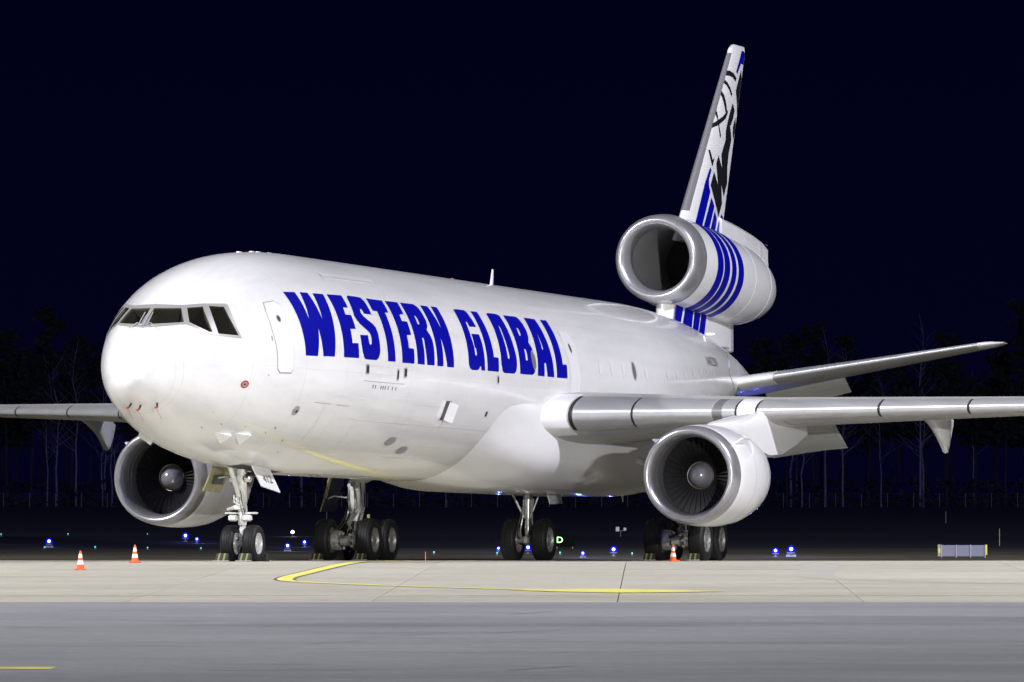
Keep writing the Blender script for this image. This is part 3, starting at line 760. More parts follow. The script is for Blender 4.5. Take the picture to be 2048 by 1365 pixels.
for sg, side in ((-1, 'port'), (1, 'starboard')):
    ys = [2.0, 2.4, 2.81, 3.12, 3.45, 4, 5, 5.8, 6.3, 6.35, 7, 7.6, 8.16, 8.75, 8.8, 9.5, 11, 13, 15.3, 17.5, 20, 22.5, 25.2]
    rings = []
    for y in ys:
        cm = .70 if AIL[0] <= y <= AIL[1] else 1.0
        rings.append((y, cm))
    wb = MB()
    full = [y for y, cm in rings if y <= 6.3]; mid = [y for y, cm in rings if 6.35 <= y <= 8.75]; outp = [y for y, cm in rings if y >= 8.8]
    for grp, cm in ((full, 1.0), (mid, .70), (outp, 1.0)):
        wb.loft([wing_ring(y, sg, cm) for y in grp])
    wing = wb.build('wing', M['wing'], plane, angle=50)
    wing['label'] = side+' wing with polished metal leading edge'
    # root glove in white, then slats with gaps
    slat(2.3, 3.38, sg, M['white'], 'wing_root_cap', wing, .13, .016, .09)
    for a, b in ((3.51, 4.97), (5.03, 7.02), (7.30, 7.62)):
        slat(a, b, sg, M['metal'], 'slat', wing)
    slat(7.04, 7.28, sg, M['duct'], 'slat_seal', wing, .105, .004)
    slat(7.68, 8.14, sg, M['white'], 'pylon_cap', wing, .11, .02, .08)
    for a, b in ((8.20, 11.31), (11.38, 13.66), (13.73, 16.1), (16.17, 18.6), (18.67, 21.2), (21.27, 24.6)):
        slat(a, b, sg, M['metal'], 'slat', wing)
    for yb in (3.45, 5.0, 7.65, 8.17, 11.345, 13.695, 16.135, 18.635, 21.235):
        slat(yb-.04, yb+.04, sg, M['dark'], 'slat_gap', wing, .10, .003, .05)
    # bay panels behind the slats on the lower skin
    random.seed(3)
    yy = 3.7
    while yy < 7.5:
        L_ = random.uniform(.7, 1.3)
        v_, f_ = [], []
        for i in range(4):
            y = yy+(L_-.03)*i/3
            for c in (.065, .085, .105, .125): v_.append(wpt(y, c, -1, sg, .010))
        for i in range(3):
            for j in range(3): f_.append([i*4+j, i*4+j+1, i*4+5+j, i*4+4+j])
        mk('skin_panel', v_, f_, random.choice([M['wingpanel'], M['wing'], M['ltgrey']]), wing)
        yy += L_
    # drooped inboard aileron
    r_ = []
    for y in (AIL[0]+.02, 7.2, 8.0, AIL[1]-.02):
        xl, zl, ch, tk, tw = lerp_tab(WT, y)
        hx, hz = xl+.715*ch, zl-.715*ch*math.tan(tw)-.02
        L_ = .285*ch; an = math.radians(21)
        ring_ = []
        for c, t in ((0, .0), (.03, .12), (.1, .17), (.35, .13), (.7, .07), (1, .012), (1, -.012), (.7, -.07), (.35, -.13), (.1, -.17), (.03, -.12)):
            ring_.append(Vector((hx+c*L_*math.cos(an)-t*math.sin(an), y*sg, hz-c*L_*math.sin(an)+t*math.cos(an))))
        r_.append(ring_)
    MB().loft(r_).build('aileron', M['wing'], wing)
    # flap hinge fairings
    for yf, dep, ln in ((4.9, .62, 3.6), (11.5, 1.08, 3.5), (17.5, .90, 3.1), (22.6, .5, 2.4)):
        xl, zl, ch, tk, tw = lerp_tab(WT, yf)
        xa = xl+.62*ch; secs = []
        for k in range(17):
            t = k/16
            xx = xa+ln*t
            zt = zl-.03 if xx < xl+ch else zl-.03-(xx-xl-ch)*.25
            dd = dep*((t/.86)**1.5 if t < .86 else 1-.55*((t-.86)/.14)**2)+.04
            wd = .27*(1-.25*t)*(min(1, t*5+.15))*(1 if t < .9 else .8)
            secs.append([Vector((xx, yf*sg+wd*a, zt-dd*b)) for a, b in ((-1, -.05), (-.9, .25), (-.7, .55), (-.58, .82), (-.40, .96), (0, 1.0), (.40, .96), (.58, .82), (.7, .55), (.9, .25), (1, -.05))])
        MB().loft(secs).build('flap_fairing', M['ltgrey'] if sg > 0 else M['white'], wing, angle=50)  # starboard copy greyer: dimmer light on that side put into the paint
    # winglet
    xl, zl, ch, tk, tw = lerp_tab(WT, 25.2)
    rr = []
    for t in (0, .15, .5, 1.0):
        cc = ch*(.8-.45*t); x_ = xl+.5+1.6*t; y_ = 25.2+.10+.55*t; z_ = zl+2.1*t
        rr.append([Vector((x_+cc*a, sg*(y_+b*cc), z_)) for a, b in ((0, 0), (.08, .035), (.3, .05), (.6, .035), (1, 0), (.6, -.035), (.3, -.05), (.08, -.035))])
    MB().loft(rr).build('winglet', M['white'], wing)
    MB().lathe([(-.5, .01), (-.3, .09), (0, .12), (.5, .10), (.9, .02)], (xl+.5, 25.2*sg, zl), 'X', 12).build('wingtip_lamp', M['white'], wing)

# wing to body fairing and belly
def sstep(t): t = clamp(t); return t*t*(3-2*t)
fr = []
for k in range(53):
    x_ = 20.3+k*(45.5-20.3)/52
    env = sstep((x_-20.3)/6.5)**.7*sstep((45.5-x_)/8.0)
    ring_ = []
    for j in range(49):
        ph = math.radians(-84+168*j/48)      # angle from straight down
        fall = 1-abs(ph)/math.radians(84)
        r = 2.985+env*(.20+.52*math.sin(2*abs(ph))**2)*sstep(fall*2.2)+.03*env*(1 if abs(ph) < 1.3 else 0)
        ring_.append(Vector((x_, r*math.sin(ph), zc(x_)-r*math.cos(ph))))
    ring_.append(Vector((x_, 0, zc(x_)-.5)))
    fr.append(ring_)
fb_ = MB().loft(fr, cap=True, closed=True).build('wing_body_fairing', M['white'], fus, angle=60)

# ---------------------------------------------------------------- engines under the wings
def engine(y0, sg):
    o = (22.18, y0, 2.47)
    cowl = MB().lathe([(.50, 1.415), (.56, 1.432), (.9, 1.455), (1.4, 1.475), (2.0, 1.48), (2.7, 1.465), (3.3, 1.42), (3.9, 1.34), (4.35, 1.26), (4.4, 1.22), (4.2, 1.18), (3.2, 1.2)], o, 'X', 96).build('engine', M['white'], plane, angle=40)
    cowl['label'] = ('port' if sg < 0 else 'starboard')+' wing engine with bare metal inlet ring'
    MB().lathe([(.62, 1.10), (.40, 1.105), (.22, 1.125), (.10, 1.165), (.03, 1.215), (0, 1.265), (.015, 1.31), (.06, 1.345), (.15, 1.38), (.30, 1.405), (.50, 1.425), (.56, 1.428)], o, 'X', 96).build('inlet_lip', M['lip'], cowl, angle=60)
    MB().lathe([(.58, 1.102), (.9, 1.12), (1.3, 1.16), (1.75, 1.18)], o, 'X', 72).build('inlet_liner', M['duct'], cowl, angle=60)
    MB().lathe([(.86, 1.112), (.87, 1.100), (.93, 1.103), (.94, 1.120)], o, 'X', 72).build('liner_band', M['exh'], cowl, angle=60)
    # fan: blades in one mesh, they cannot be told apart
    fb = MB()
    nb = 38
    for k in range(nb):
        a0 = 2*PI*k/nb; vv = []; rows = 6
        for i in range(rows):
            r = .40+(1.165-.40)*i/(rows-1); tw = math.radians(25+38*i/(rows-1)); cw = .14+.07*i/(rows-1)
            for s_ in (-1, 1):
                dx = 1.42+s_*cw*math.cos(tw)*.9; da = s_*cw*math.sin(tw)/r
                vv.append(Vector(o)+Vector((dx, r*math.sin(a0+da), r*math.cos(a0+da))))
        fb.add(vv, [[2*i, 2*i+1, 2*i+3, 2*i+2] for i in range(rows-1)])
    fb.build('fan', M['fan'], cowl, fix=False)
    MB().lathe([(1.72, .02), (1.72, 1.2)], o, 'X', 48).build('fan_backing', M['dark'], cowl)
    MB().lathe([(.92, .001), (.924, .05), (.94, .11), (.965, .16), (1.0, .212), (1.06, .265), (1.18, .325), (1.30, .36), (1.36, .37)], o, 'X', 48).build('spinner', M['spinner'], cowl, angle=60)
    MB().lathe([(1.30, .37), (1.29, .40), (1.33, .41), (1.62, .43)], o, 'X', 48).build('spinner_ring', M['exh'], cowl)
    MB().lathe([(3.2, .95), (4.2, .98), (4.9, .86), (5.7, .66), (6.1, .55), (6.1, .50), (5.4, .52)], o, 'X', 48).build('core_cowl', M['exh'], cowl)
    MB().lathe([(5.4, .40), (6.0, .34), (6.6, .18), (6.9, .02)], o, 'X', 32).build('exhaust_plug', M['exh'], cowl)
    # cowl joints
    for dx, r in ((2.02, 1.4805), (3.32, 1.4185)):
        MB().lathe([(dx, r), (dx+.004, r+.003), (dx+.018, r+.003), (dx+.022, r)], o, 'X', 96).build('cowl_seam', M['seam'], cowl)
    # strakes (inner side)
    for s_ in (1, -1):
        an = math.radians(52)*s_
        er, et = Vector((0, math.sin(an), math.cos(an))), Vector((0, math.cos(an), -math.sin(an)))
        c0 = Vector(o)
        MB().add([c0+Vector((.75, 0, 0))+er*1.44, c0+Vector((1.0, 0, 0))+er*1.72, c0+Vector((1.7, 0, 0))+er*1.74, c0+Vector((1.95, 0, 0))+er*1.47,
                  c0+Vector((.75, 0, 0))+er*1.44+et*.03, c0+Vector((1.0, 0, 0))+er*1.72+et*.03, c0+Vector((1.7, 0, 0))+er*1.74+et*.03, c0+Vector((1.95, 0, 0))+er*1.47+et*.03],
                 [[0, 1, 2, 3], [7, 6, 5, 4], [0, 4, 5, 1], [1, 5, 6, 2], [2, 6, 7, 3]]).build('strake', M['white'], cowl, smooth=False)
    # pylon: narrow fairing that rises from the cowl to the wing
    prof = []
    for t, xa, zb, zt, hw in ((0, 24.1, 3.85, 3.93, .03), (.06, 24.6, 3.80, 4.02, .12), (.2, 25.8, 3.7, 4.14, .21), (.4, 27.3, 3.55, 4.27, .26), (.6, 28.8, 3.3, 4.40, .28), (.75, 29.9, 3.15, 4.5, .29), (.88, 31.4, 3.2, 4.5, .28), (1, 33.2, 3.5, 4.4, .22), (1.1, 35.0, 3.85, 4.3, .10)):
        prof.append([Vector((xa, y0+hw*a, zb+(zt-zb)*b)) for a, b in ((-1, 0), (-1, .5), (-.95, .85), (-.6, .98), (0, 1), (.6, .98), (.95, .85), (1, .5), (1, 0), (.4, -.06), (-.4, -.06))])
    py = MB().loft(prof).build('pylon', M['white'], cowl, angle=40)
    return cowl
engine(-8.158, -1); engine(8.158, 1)

# ---------------------------------------------------------------- tail engine, fin, rudder
zs = lambda a: -.058*max(a-.6, 0)
o2 = (46.60, 0, 9.882)
nac = MB().lathe([(.92, 1.495), (1.6, 1.515), (3, 1.525), (5, 1.52), (7, 1.48), (8.4, 1.42), (9.4, 1.35), (10.1, 1.26), (10.8, 1.13), (11.3, 1.0), (11.3, .95), (10.8, .95)], o2, 'X', 96, zs).build('tail_engine', M['white'], plane, angle=40)
nac['label'] = 'tail engine with blue stripes and bare metal inlet ring'
MB().lathe([(.9, 1.04), (.55, 1.045), (.30, 1.07), (.13, 1.115), (.04, 1.18), (0, 1.25), (.02, 1.31), (.08, 1.365), (.2, 1.42), (.42, 1.455), (.7, 1.48), (.94, 1.496)], o2, 'X', 96).build('inlet_lip', M['lip'], nac, angle=60)
MB().lathe([(.85, 1.042), (2, 1.06), (3.5, 1.08), (5.2, 1.12)], o2, 'X', 72).build('inlet_liner', M['liner2'], nac, angle=60)
MB().lathe([(5.1, .02), (5.1, 1.14)], o2, 'X', 48).build('fan_backing', M['dark'], nac)
MB().lathe([(4.3, .001), (4.32, .06), (4.45, .18), (4.65, .28), (4.85, .34), (5.05, .36)], o2, 'X', 40).build('spinner', M['spinner'], nac, angle=60)
MB().lathe([(10.8, .88), (12.0, .62), (12.6, .5), (12.6, .45)], o2, 'X', 40, zs).build('exhaust_nozzle', M['exh'], nac)
patch('drain_port', [ellipse(.55, 0, .09, .05)], lambda a, b: Vector((46.6+a, -1.487*math.cos(b+.62)-.004, 9.882-1.487*math.sin(b+.62))), M['frame'], nac, .05)
BANDS = [(48.75, 49.42), (49.54, 50.21), (50.46, 51.01), (51.26, 51.94)]
def nacr(a):
    tab = [(.92, 1.495), (1.6, 1.515), (3, 1.525), (5, 1.52), (7, 1.48), (8.4, 1.42), (9.4, 1.35), (10.1, 1.26)]
    for p, q in zip(tab, tab[1:]):
        if a <= q[0]: return p[1]+(q[1]-p[1])*(a-p[0])/(q[0]-p[0])
    return 1.26
for a, b in BANDS:
    MB().lathe([(a-46.6+(b-a)*k/4, nacr(a-46.6+(b-a)*k/4)+.006) for k in range(5)], o2, 'X', 96, zs).build('blue_band', M['blue'], nac, fix=False)
for a_ in (7.0, 9.4):
    MB().lathe([(a_, nacr(a_)-.02), (a_+.006, nacr(a_)+.004), (a_+.03, nacr(a_)+.004), (a_+.036, nacr(a_)-.02)], o2, 'X', 96, zs).build('cowl_seam', M['seamlt'], nac)
# pylon under the tail engine
pr_ = []
for z in (7.2, 8.0, 8.7):
    xl = 47.3-.02*(z-8); xt = 54.9
    pr_.append([Vector((xl+(xt-xl)*c, h_, z)) for c, h_ in ((0, 0), (.005, -.10), (.02, -.20), (.055, -.31), (.10, -.36), (.5, -.38), (.85, -.30), (1, -.2), (1, .2), (.85, .30), (.5, .38), (.10, .36), (.055, .31), (.02, .20), (.005, .10))])
pyl = MB().loft(pr_).build('tail_pylon', M['white'], plane, angle=40)
for q in ([(47.72, 8.42), (48.6, 8.42), (48.2, 7.75), (47.55, 7.78)], [(48.86, 8.42), (49.80, 8.42), (49.5, 7.6), (48.45, 7.7)], [(49.98, 8.42), (50.70, 8.42), (50.3, 7.55), (49.66, 7.6)], [(50.82, 8.42), (51.43, 8.42), (51.05, 7.5), (50.4, 7.55)]):
    patch('blue_stripe', [q], lambda a, b: Vector((a, -.378-.012, b)), M['blue'], pyl, .4)
MB().box((55.1, 0, 7.55), .4, .42, 1.0, bev=.04).build('pylon_tail', M['seam'], pyl)

def FLE(z): return 49.61+.98*(z-11.43)
def FHG(z): return 54.2+.504*(z-11.4)
def FTE(z): return FHG(z)+1.7-.8*(z-11.4)/6.2
def hfin(x, z):
    c = FTE(z)-FLE(z); t = min(max((x-FLE(z))/c, 0), 1)
    return 5*.085*c*tcf(t)
fr_ = []
for z in [10.6+k*.35 for k in range(20)]+[17.42, 17.54, 17.60, 17.62]:
    sh = 0 if z < 17.3 else (z-17.3)/.32
    xl = FLE(z)+.35*max(0, sh)**2; xh = FHG(z)
    cs = [0, .004, .012, .03, .06, .1, .16, .25, .4, .55, .7, .85, 1]
    k_ = SQ(max(.02, 1-max(0, sh)**2*.95))
    fr_.append([Vector((xl+(xh-xl)*c, -hfin(xl+(xh-xl)*c, z)*k_, z)) for c in cs]+[Vector((xl+(xh-xl)*c, hfin(xl+(xh-xl)*c, z)*k_, z)) for c in cs[:0:-1]])
fin = MB().loft(fr_).build('tail_fin', M['white'], plane, angle=40)
finm = lambda off: (lambda a, b: Vector((a, -hfin(a, b)-off, b)))
# grey leading edge boot, wrapped round the nose of the fin
gb = []
for k in range(24):
    z = 11.62+(17.28-11.62)*k/23
    xl = FLE(z); w_ = .20+.10*(1-k/23)
    ring_ = []
    for c in (1, .6, .3, .12, .04, 0): ring_.append(Vector((xl+w_*c-(.006 if c == 0 else 0), -hfin(xl+w_*c, z)-.006, z)))
    for c in (.04, .12, .3, .6, 1): ring_.append(Vector((xl+w_*c, hfin(xl+w_*c, z)+.006, z)))
    gb.append(ring_)
MB().loft(gb, cap=False, closed=False).build('leading_edge_boot', M['boot'], fin, fix=False)
FINART = {
'arc1': [(54.9,16.64),(55.18,16.65),(55.61,16.59),(55.97,16.44),(55.84,16.32),(55.46,16.44),(55.07,16.47),(54.75,16.46)],
'arc2': [(54.61,16.31),(54.87,16.21),(55.16,16.04),(55.36,15.85),(55.25,15.77),(54.98,15.98),(54.71,16.12),(54.48,16.18)],
'arc3': [(54.21,15.9),(54.38,15.77),(54.52,15.57),(54.65,15.24),(54.79,15.28),(54.69,15.15),(54.45,14.97),(53.6,14.7),(52.89,14.55),(53.02,14.71),(53.57,14.87),(54.11,15.02),(54.46,15.16),(54.3,15.46),(54.18,15.66),(54.06,15.76)],
'arc4': [(53.51,15.22),(53.57,15.11),(53.58,14.94),(53.67,14.61),(53.8,14.34),(53.68,14.25),(53.55,14.65),(53.51,14.89),(53.37,15.07)],
'm1': [(56.65,16.78),(57.0,16.51),(56.88,16.33),(56.8,16.13),(56.49,16.01),(56.5,15.82),(56.31,15.47),(56.16,15.22),(56.07,15.58),(55.88,16.02),(56.24,16.38)],
'm2': [(55.45,15.56),(55.73,15.32),(55.49,15.04),(55.18,14.8),(55.03,14.76),(55.2,14.52),(55.27,14.3),(54.85,13.77),(54.70,13.3),(54.71,12.78),(54.22,12.3),(53.79,12.7),(53.95,12.05),(53.43,11.57),(52.34,12.59),(52.82,13.07),(53.32,12.64),(53.12,13.36),(53.42,13.66),(53.91,13.24),(53.81,13.72),(54.42,14.25),(54.45,14.57),(54.72,14.89),(55.12,15.3)],
'm3': [(55.88,15.11),(56.0,14.86),(55.8,14.59),(55.6,14.32),(55.48,14.47),(55.51,14.78)],
'arc5': [(52.35,13.78),(52.51,13.79),(52.7,13.47),(52.96,13.55),(52.64,13.23),(52.47,13.47)],
'b1': [(52.39,13.19),(52.52,13.11),(52.17,12.74),(52.18,12.52),(52.3,12.36),(51.16,11.12),(50.46,11.24),(51.77,12.67)],
'b2': [(52.43,12.18),(52.82,11.9),(52.0,11.0),(51.29,11.06)],
'b3': [(52.88,11.76),(53.21,11.46),(52.85,10.96),(52.21,11.01)],
'b4': [(53.90,11.69),(54.2,11.59),(53.83,10.98),(53.13,10.95),(53.39,11.34)],
'b5': [(56.75,17.45),(57.05,17.45),(57.2,17.40),(57.15,17.3),(56.98,16.98),(56.64,17.0),(56.08,16.6),(55.93,16.66)]}
for k_, poly in FINART.items():
    poly = [(min(a, FHG(b)-.03), b) for a, b in poly]
    patch('tail_emblem' if k_[0] != 'b' else 'blue_stripe', [poly], finm(.006), M['blue'] if k_[0] == 'b' else M['black'], fin, .12)
# rudder, swung to starboard
rr = []
for z in [11.55+k*.5 for k in range(12)]+[17.35]:
    hx, ch = FHG(z)+.04, FTE(z)-FHG(z); an = math.radians(13); hw = hfin(FHG(z), z)*.95
    rr.append([Vector((hx+ch*c*math.cos(an)+t*math.sin(an)*0, ch*c*math.sin(an)+t*hw, z)) for c, t in ((0, -.6), (.02, -.95), (.12, -1), (.5, -.6), (1, -.06), (1, .06), (.5, .6), (.12, 1), (.02, .95), (0, .6))])
rud = MB().loft(rr).build('rudder', M['black'], fin, angle=40)
for z0, z1 in ((12.0, 13.1), (13.4, 14.2), (14.6, 16.6)):
    v_ = []
    for z in (z0, z1):
        hx, ch = FHG(z)+.04, FTE(z)-FHG(z); an = math.radians(13)
        for c in (.90, 1.005): v_.append(Vector((hx+ch*c*math.cos(an), ch*c*math.sin(an)-hfin(FHG(z), z)*.12*(1 if c < 1 else .6)-.008, z)))
    mk('rudder_edge', v_, [[0, 1, 3, 2]], M['white'], rud, smooth=False)
# base of the fin behind the rudder, over the engine
bs = []
for xx, zt in ((53.6, 11.62), (54.6, 11.52), (55.2, 11.48), (56.5, 11.36), (57.8, 11.22), (58.7, 11.10), (59.5, 10.98), (60.1, 10.82)):
    hw = .26*(1-(xx-53.6)/9.5)+.02
    zb = 9.882+zs(xx-46.6)+.9
    bs.append([Vector((xx, hw*a, zb+(zt-zb)*b)) for a, b in ((-1.4, 0), (-1, .4), (-1, .9), (-.5, 1), (.5, 1), (1, .9), (1, .4), (1.4, 0))])
fbs = MB().loft(bs).build('fin_base', M['white'], fin, angle=40)
MB().box((59.05, -.165, 10.6), .015, .01, .75).build('fin_base_seam', M['seam'], fbs, smooth=False)
for z in (10.95, 10.55): MB().tube([(60.1, 0, z), (60.45, .0, z-.02)], .008, 5).build('static_wick', M['galv'], fbs)

# ---------------------------------------------------------------- horizontal stabilisers
ST = [(1.0, 51.2, 5.86, 5.9, .10), (1.5, 51.5, 5.95, 5.6, .10), (5.0, 53.75, 6.59, 3.9, .095), (8.6, 56.0, 7.26, 2.2, .09), (8.85, 56.35, 7.31, 1.9, .08), (9.1, 57.4, 7.37, .7, .04)]
def spt(y, c, up, sg, ex=0):
    xl, zl, ch, tk = lerp_tab(ST, y)
    return Vector((xl+c*ch-(ex if c < .01 else 0), y*sg, zl+up*(5*tk*tcf(max(c, 0))*ch+ex)-c*ch*.02))
EL = 3.82
for sg, side in ((-1, 'port'), (1, 'starboard')):
    sb = MB()
    for ys_, cm in (([1.0, 1.5, 2.2, 3, EL], .68), ([EL+.03, 5, 6, 7, 8, 8.6, 8.75, 8.85, 8.95, 9.05, 9.1], 1.0)):
        cs = [c for c in CSF if c <= cm+.03]
        sb.loft([[spt(y, c, 1, sg) for c in cs[::-1]]+[spt(y, c, -1, sg) for c in cs[1:]] for y in ys_])
    stab = sb.build('stabiliser', M['wing'], plane, angle=50)
    stab['label'] = side+' tailplane with drooped inner elevator'
    r_ = []
    for k in range(16):
        y = 2.5+(8.5-2.5)*k/15
        up = [c for c in CS if c < .1]+[.1]
        r_.append([spt(y, .1, 1, sg, -.01)]+[spt(y, c, 1, sg, .010) for c in up[::-1]]+[spt(y, c, -1, sg, .010) for c in up[1:]]+[spt(y, .1, -1, sg, -.01)])
    MB().loft(r_).build('leading_edge', M['metal'], stab)
    r_ = []
    for y in (1.4, 1.9, 2.45):
        up = [c for c in CS if c < .13]+[.13]
        r_.append([spt(y, .13, 1, sg, -.01)]+[spt(y, c, 1, sg, .014) for c in up[::-1]]+[spt(y, c, -1, sg, .014) for c in up[1:]]+[spt(y, .13, -1, sg, -.01)])
    MB().loft(r_).build('root_cap', M['white'], stab)
    r_ = []
    for y in (8.55, 8.7, 8.85, 9.0, 9.1):
        up = [c for c in CS if c < .4]+[.4]
        r_.append([spt(y, .4, 1, sg, -.01)]+[spt(y, c, 1, sg, .012) for c in up[::-1]]+[spt(y, c, -1, sg, .012) for c in up[1:]]+[spt(y, .4, -1, sg, -.01)])
    MB().loft(r_).build('tip_cap', M['white'], stab)
    r_ = []
    for y in (1.25, 2.0, 3.0, EL-.02):
        xl, zl, ch, tk = lerp_tab(ST, y); hx, hz, L_ = xl+.70*ch, zl-.015*ch, .31*ch; an = math.radians(24)
        r_.append([Vector((hx+c*L_*math.cos(an)-t*math.sin(an), y*sg, hz-c*L_*math.sin(an)+t*math.cos(an))) for c, t in ((0, 0), (.03, .09), (.12, .12), (.5, .07), (1, .012), (1, -.012), (.5, -.07), (.12, -.12), (.03, -.09))])
    MB().loft(r_).build('elevator', M['wing'], stab)
# stabiliser seal plate on the tail
patch('seal_plate', [[(48.9, 4.3), (50.6, 2.9), (53.4, 2.7), (54.2, 4.2), (54.0, 5.4), (51.0, 5.6)]], on(.012), M['white'], fus, .2)

# ---------------------------------------------------------------- landing gear
def tyre(mb, c, r, w, n=40):
    prof = [(-w*.36, r*.58), (-w*.47, r*.66), (-w*.5, r*.78), (-w*.46, r*.90), (-w*.36, r*.965), (-w*.30, r*.985), (-w*.285, r*.968), (-w*.265, r*.968), (-w*.25, r*.992), (-w*.11, r), (-w*.10, r*.98), (-w*.08, r*.98), (-w*.07, r),
            (w*.07, r), (w*.08, r*.98), (w*.10, r*.98), (w*.11, r), (w*.25, r*.992), (w*.265, r*.968), (w*.285, r*.968), (w*.30, r*.985), (w*.36, r*.965), (w*.46, r*.90), (w*.5, r*.78), (w*.47, r*.66), (w*.36, r*.58)]
    return mb.lathe(prof, c, 'Y', n)
def wheel(c, r, w, parent, drop, rm='rim'):
    """tyre flattened where it meets the ground; drop = axle height"""
    mb = tyre(MB(), c, r, w)
    for v_ in mb.v:
        if v_.z < .004:
            bulge = (.004-v_.z); v_.y += (1 if v_.y > c[1] else -1)*bulge*.35; v_.z = .004
    t = mb.build('tyre', M['tyre'], parent, angle=50)
    rb = MB()
    for s_ in (-1, 1):
        rb.lathe([(s_*w*.34, r*.585), (s_*w*.42, r*.575), (s_*w*.42, r*.53), (s_*w*.26, r*.48), (s_*w*.20, r*.28), (s_*w*.34, r*.22), (s_*w*.38, r*.13), (s_*w*.38, .004)], c, 'Y', 32)
        for k in range(9):
            a = 2*PI*k/9
            cc = Vector(c)+Vector((r*.40*math.cos(a), s_*w*.27, r*.40*math.sin(a)))
            rb.tube([cc-Vector((0, s_*.03, 0)), cc+Vector((0, s_*.03, 0))], r*.055, 6)
    rb.build('rim', M[rm], parent, angle=40)
# nose gear
NX = 7.297
ng = MB().tube([(NX, 0, .48), (NX, 0, 1.02)], .085, 16).tube([(NX-.02, 0, .98), (NX-.03, 0, 1.62)], .115, 16).tube([(NX-.03, 0, 1.6), (NX-.08, 0, 2.75)], .14, 16).build('nose_gear', M['white2'], plane)
ng['label'] = 'white nose gear leg with two wheels'
MB().tube([(NX, -.42, .48), (NX, .42, .48)], .06, 12).box((NX, 0, .5), .22, .2, .2, bev=.04).build('axle', M['steel'], ng)
for y in (-.315, .315): wheel((NX, y, .485), .50, .37, ng, .485, 'rimw')
MB().tube([(NX-.1, .02, 1.62), (NX-.62, .16, 2.62)], .07, 12).build('drag_brace', M['white2'], ng)
MB().tube([(NX+.02, -.05, 1.55), (NX+.6, -.16, 2.62)], .06, 12).tube([(NX+.02, .05, 1.55), (NX+.6, .2, 2.62)], .05, 12).build('drag_brace', M['steel'], ng)
MB().box((NX-.08, .0, 1.30), .12, .92, .05, bev=.015).build('light_bar', M['white2'], ng)
for y in (-.2, .2):
    MB().box((NX-.18, y, 1.17), .20, .24, .17, bev=.035).build('steering_cylinder', M['white2'], ng)
    lp = MB().lathe([(0, .001), (.01, .07), (.04, .11), (.16, .12), (.22, .06)], (NX-.30, y*1.05, 2.24), 'X', 20).build('landing_lamp', M['chrome'], ng)
MB().tube([(NX-.35, .30, 1.40), (NX-.1, .12, 1.48), (NX+.05, .0, 1.55)], [.03, .06, .05], 10).tube([(NX-.2, -.1, 1.45), (NX-.22, .16, 1.6), (NX-.1, .2, 1.78)], .022, 8).tube([(NX-.12, .1, 1.5), (NX-.14, .13, 1.72)], .03, 8).box((NX-.15, .1, 1.44), .16, .26, .10, bev=.02).build('steering_gear', M['white2'], ng)
random.seed(11)
for k in range(7):
    a = random.uniform(0, 6.28); r0 = .15
    p = [(NX-.03+r0*math.cos(a), r0*math.sin(a), 1.9), (NX-.04+(r0+.05)*math.cos(a+.4), (r0+.05)*math.sin(a+.4), 1.55), (NX-.02+r0*math.cos(a+.8), r0*math.sin(a+.8), 1.25), (NX+.09*math.cos(a), .1*math.sin(a), .95)]
    MB().tube([Vector(q) for q in spline([Vector(q) for q in p], 4)], .012, 6).build('hydraulic_hose', M['white2'] if k % 2 else M['hose'], ng)
MB().tube([(NX+.12, 0, 1.05), (NX+.32, 0, .85), (NX+.10, 0, .62)], .04, 8).build('torque_link', M['steel'], ng)
# nose gear doors
def panel(name, quad, th, mtl, parent):
    q = [Vector(p) for p in quad]; n = (q[1]-q[0]).cross(q[3]-q[0]).normalized()*th
    return MB().add(q+[p+n for p in q], [[0, 1, 2, 3], [7, 6, 5, 4], [0, 4, 5, 1], [1, 5, 6, 2], [2, 6, 7, 3], [3, 7, 4, 0]]).build(name, mtl, parent, smooth=False)
gd = panel('gear_door', [(6.35, -.62, 2.56), (7.75, -.62, 2.48), (7.75, -.92, 1.86), (6.35, -.90, 2.02)], .03, M['white'], ng)
v, f = text2d('412', .33)
def dm(a, b):
    t = (a+.62)/1.24; s_ = (b+.3)/.6
    return Vector((6.52+1.1*t, -.79-.012-.14*(.5-s_)*1.0-.02, 2.03+.36*s_+.02))
wmax = max(abs(a) for a, b in v)
mk('door_number', [Vector((7.1+a/wmax*.34, -.625-.30*((2.5-(2.24+b*.85))/.62)-.040, 2.20+b*.95)) for a, b in v], f, M['black'], gd, smooth=False)
panel('gear_door', [(6.75, .62, 2.56), (8.1, .62, 2.5), (8.05, .92, 1.86), (6.75, .92, 1.90)], .03, M['doorin'], ng)
panel('door_rib', [(7.05, .70, 2.33), (7.7, .70, 2.33), (7.7, .79, 2.1), (7.05, .79, 2.1)], -.06, M['hose'], ng)
MB().tube([(7.2, .66, 2.25), (7.35, .1, 2.35)], .025, 8).tube([(7.2, -.66, 2.25), (7.35, -.1, 2.35)], .025, 8).build('door_rod', M['steel'], ng)

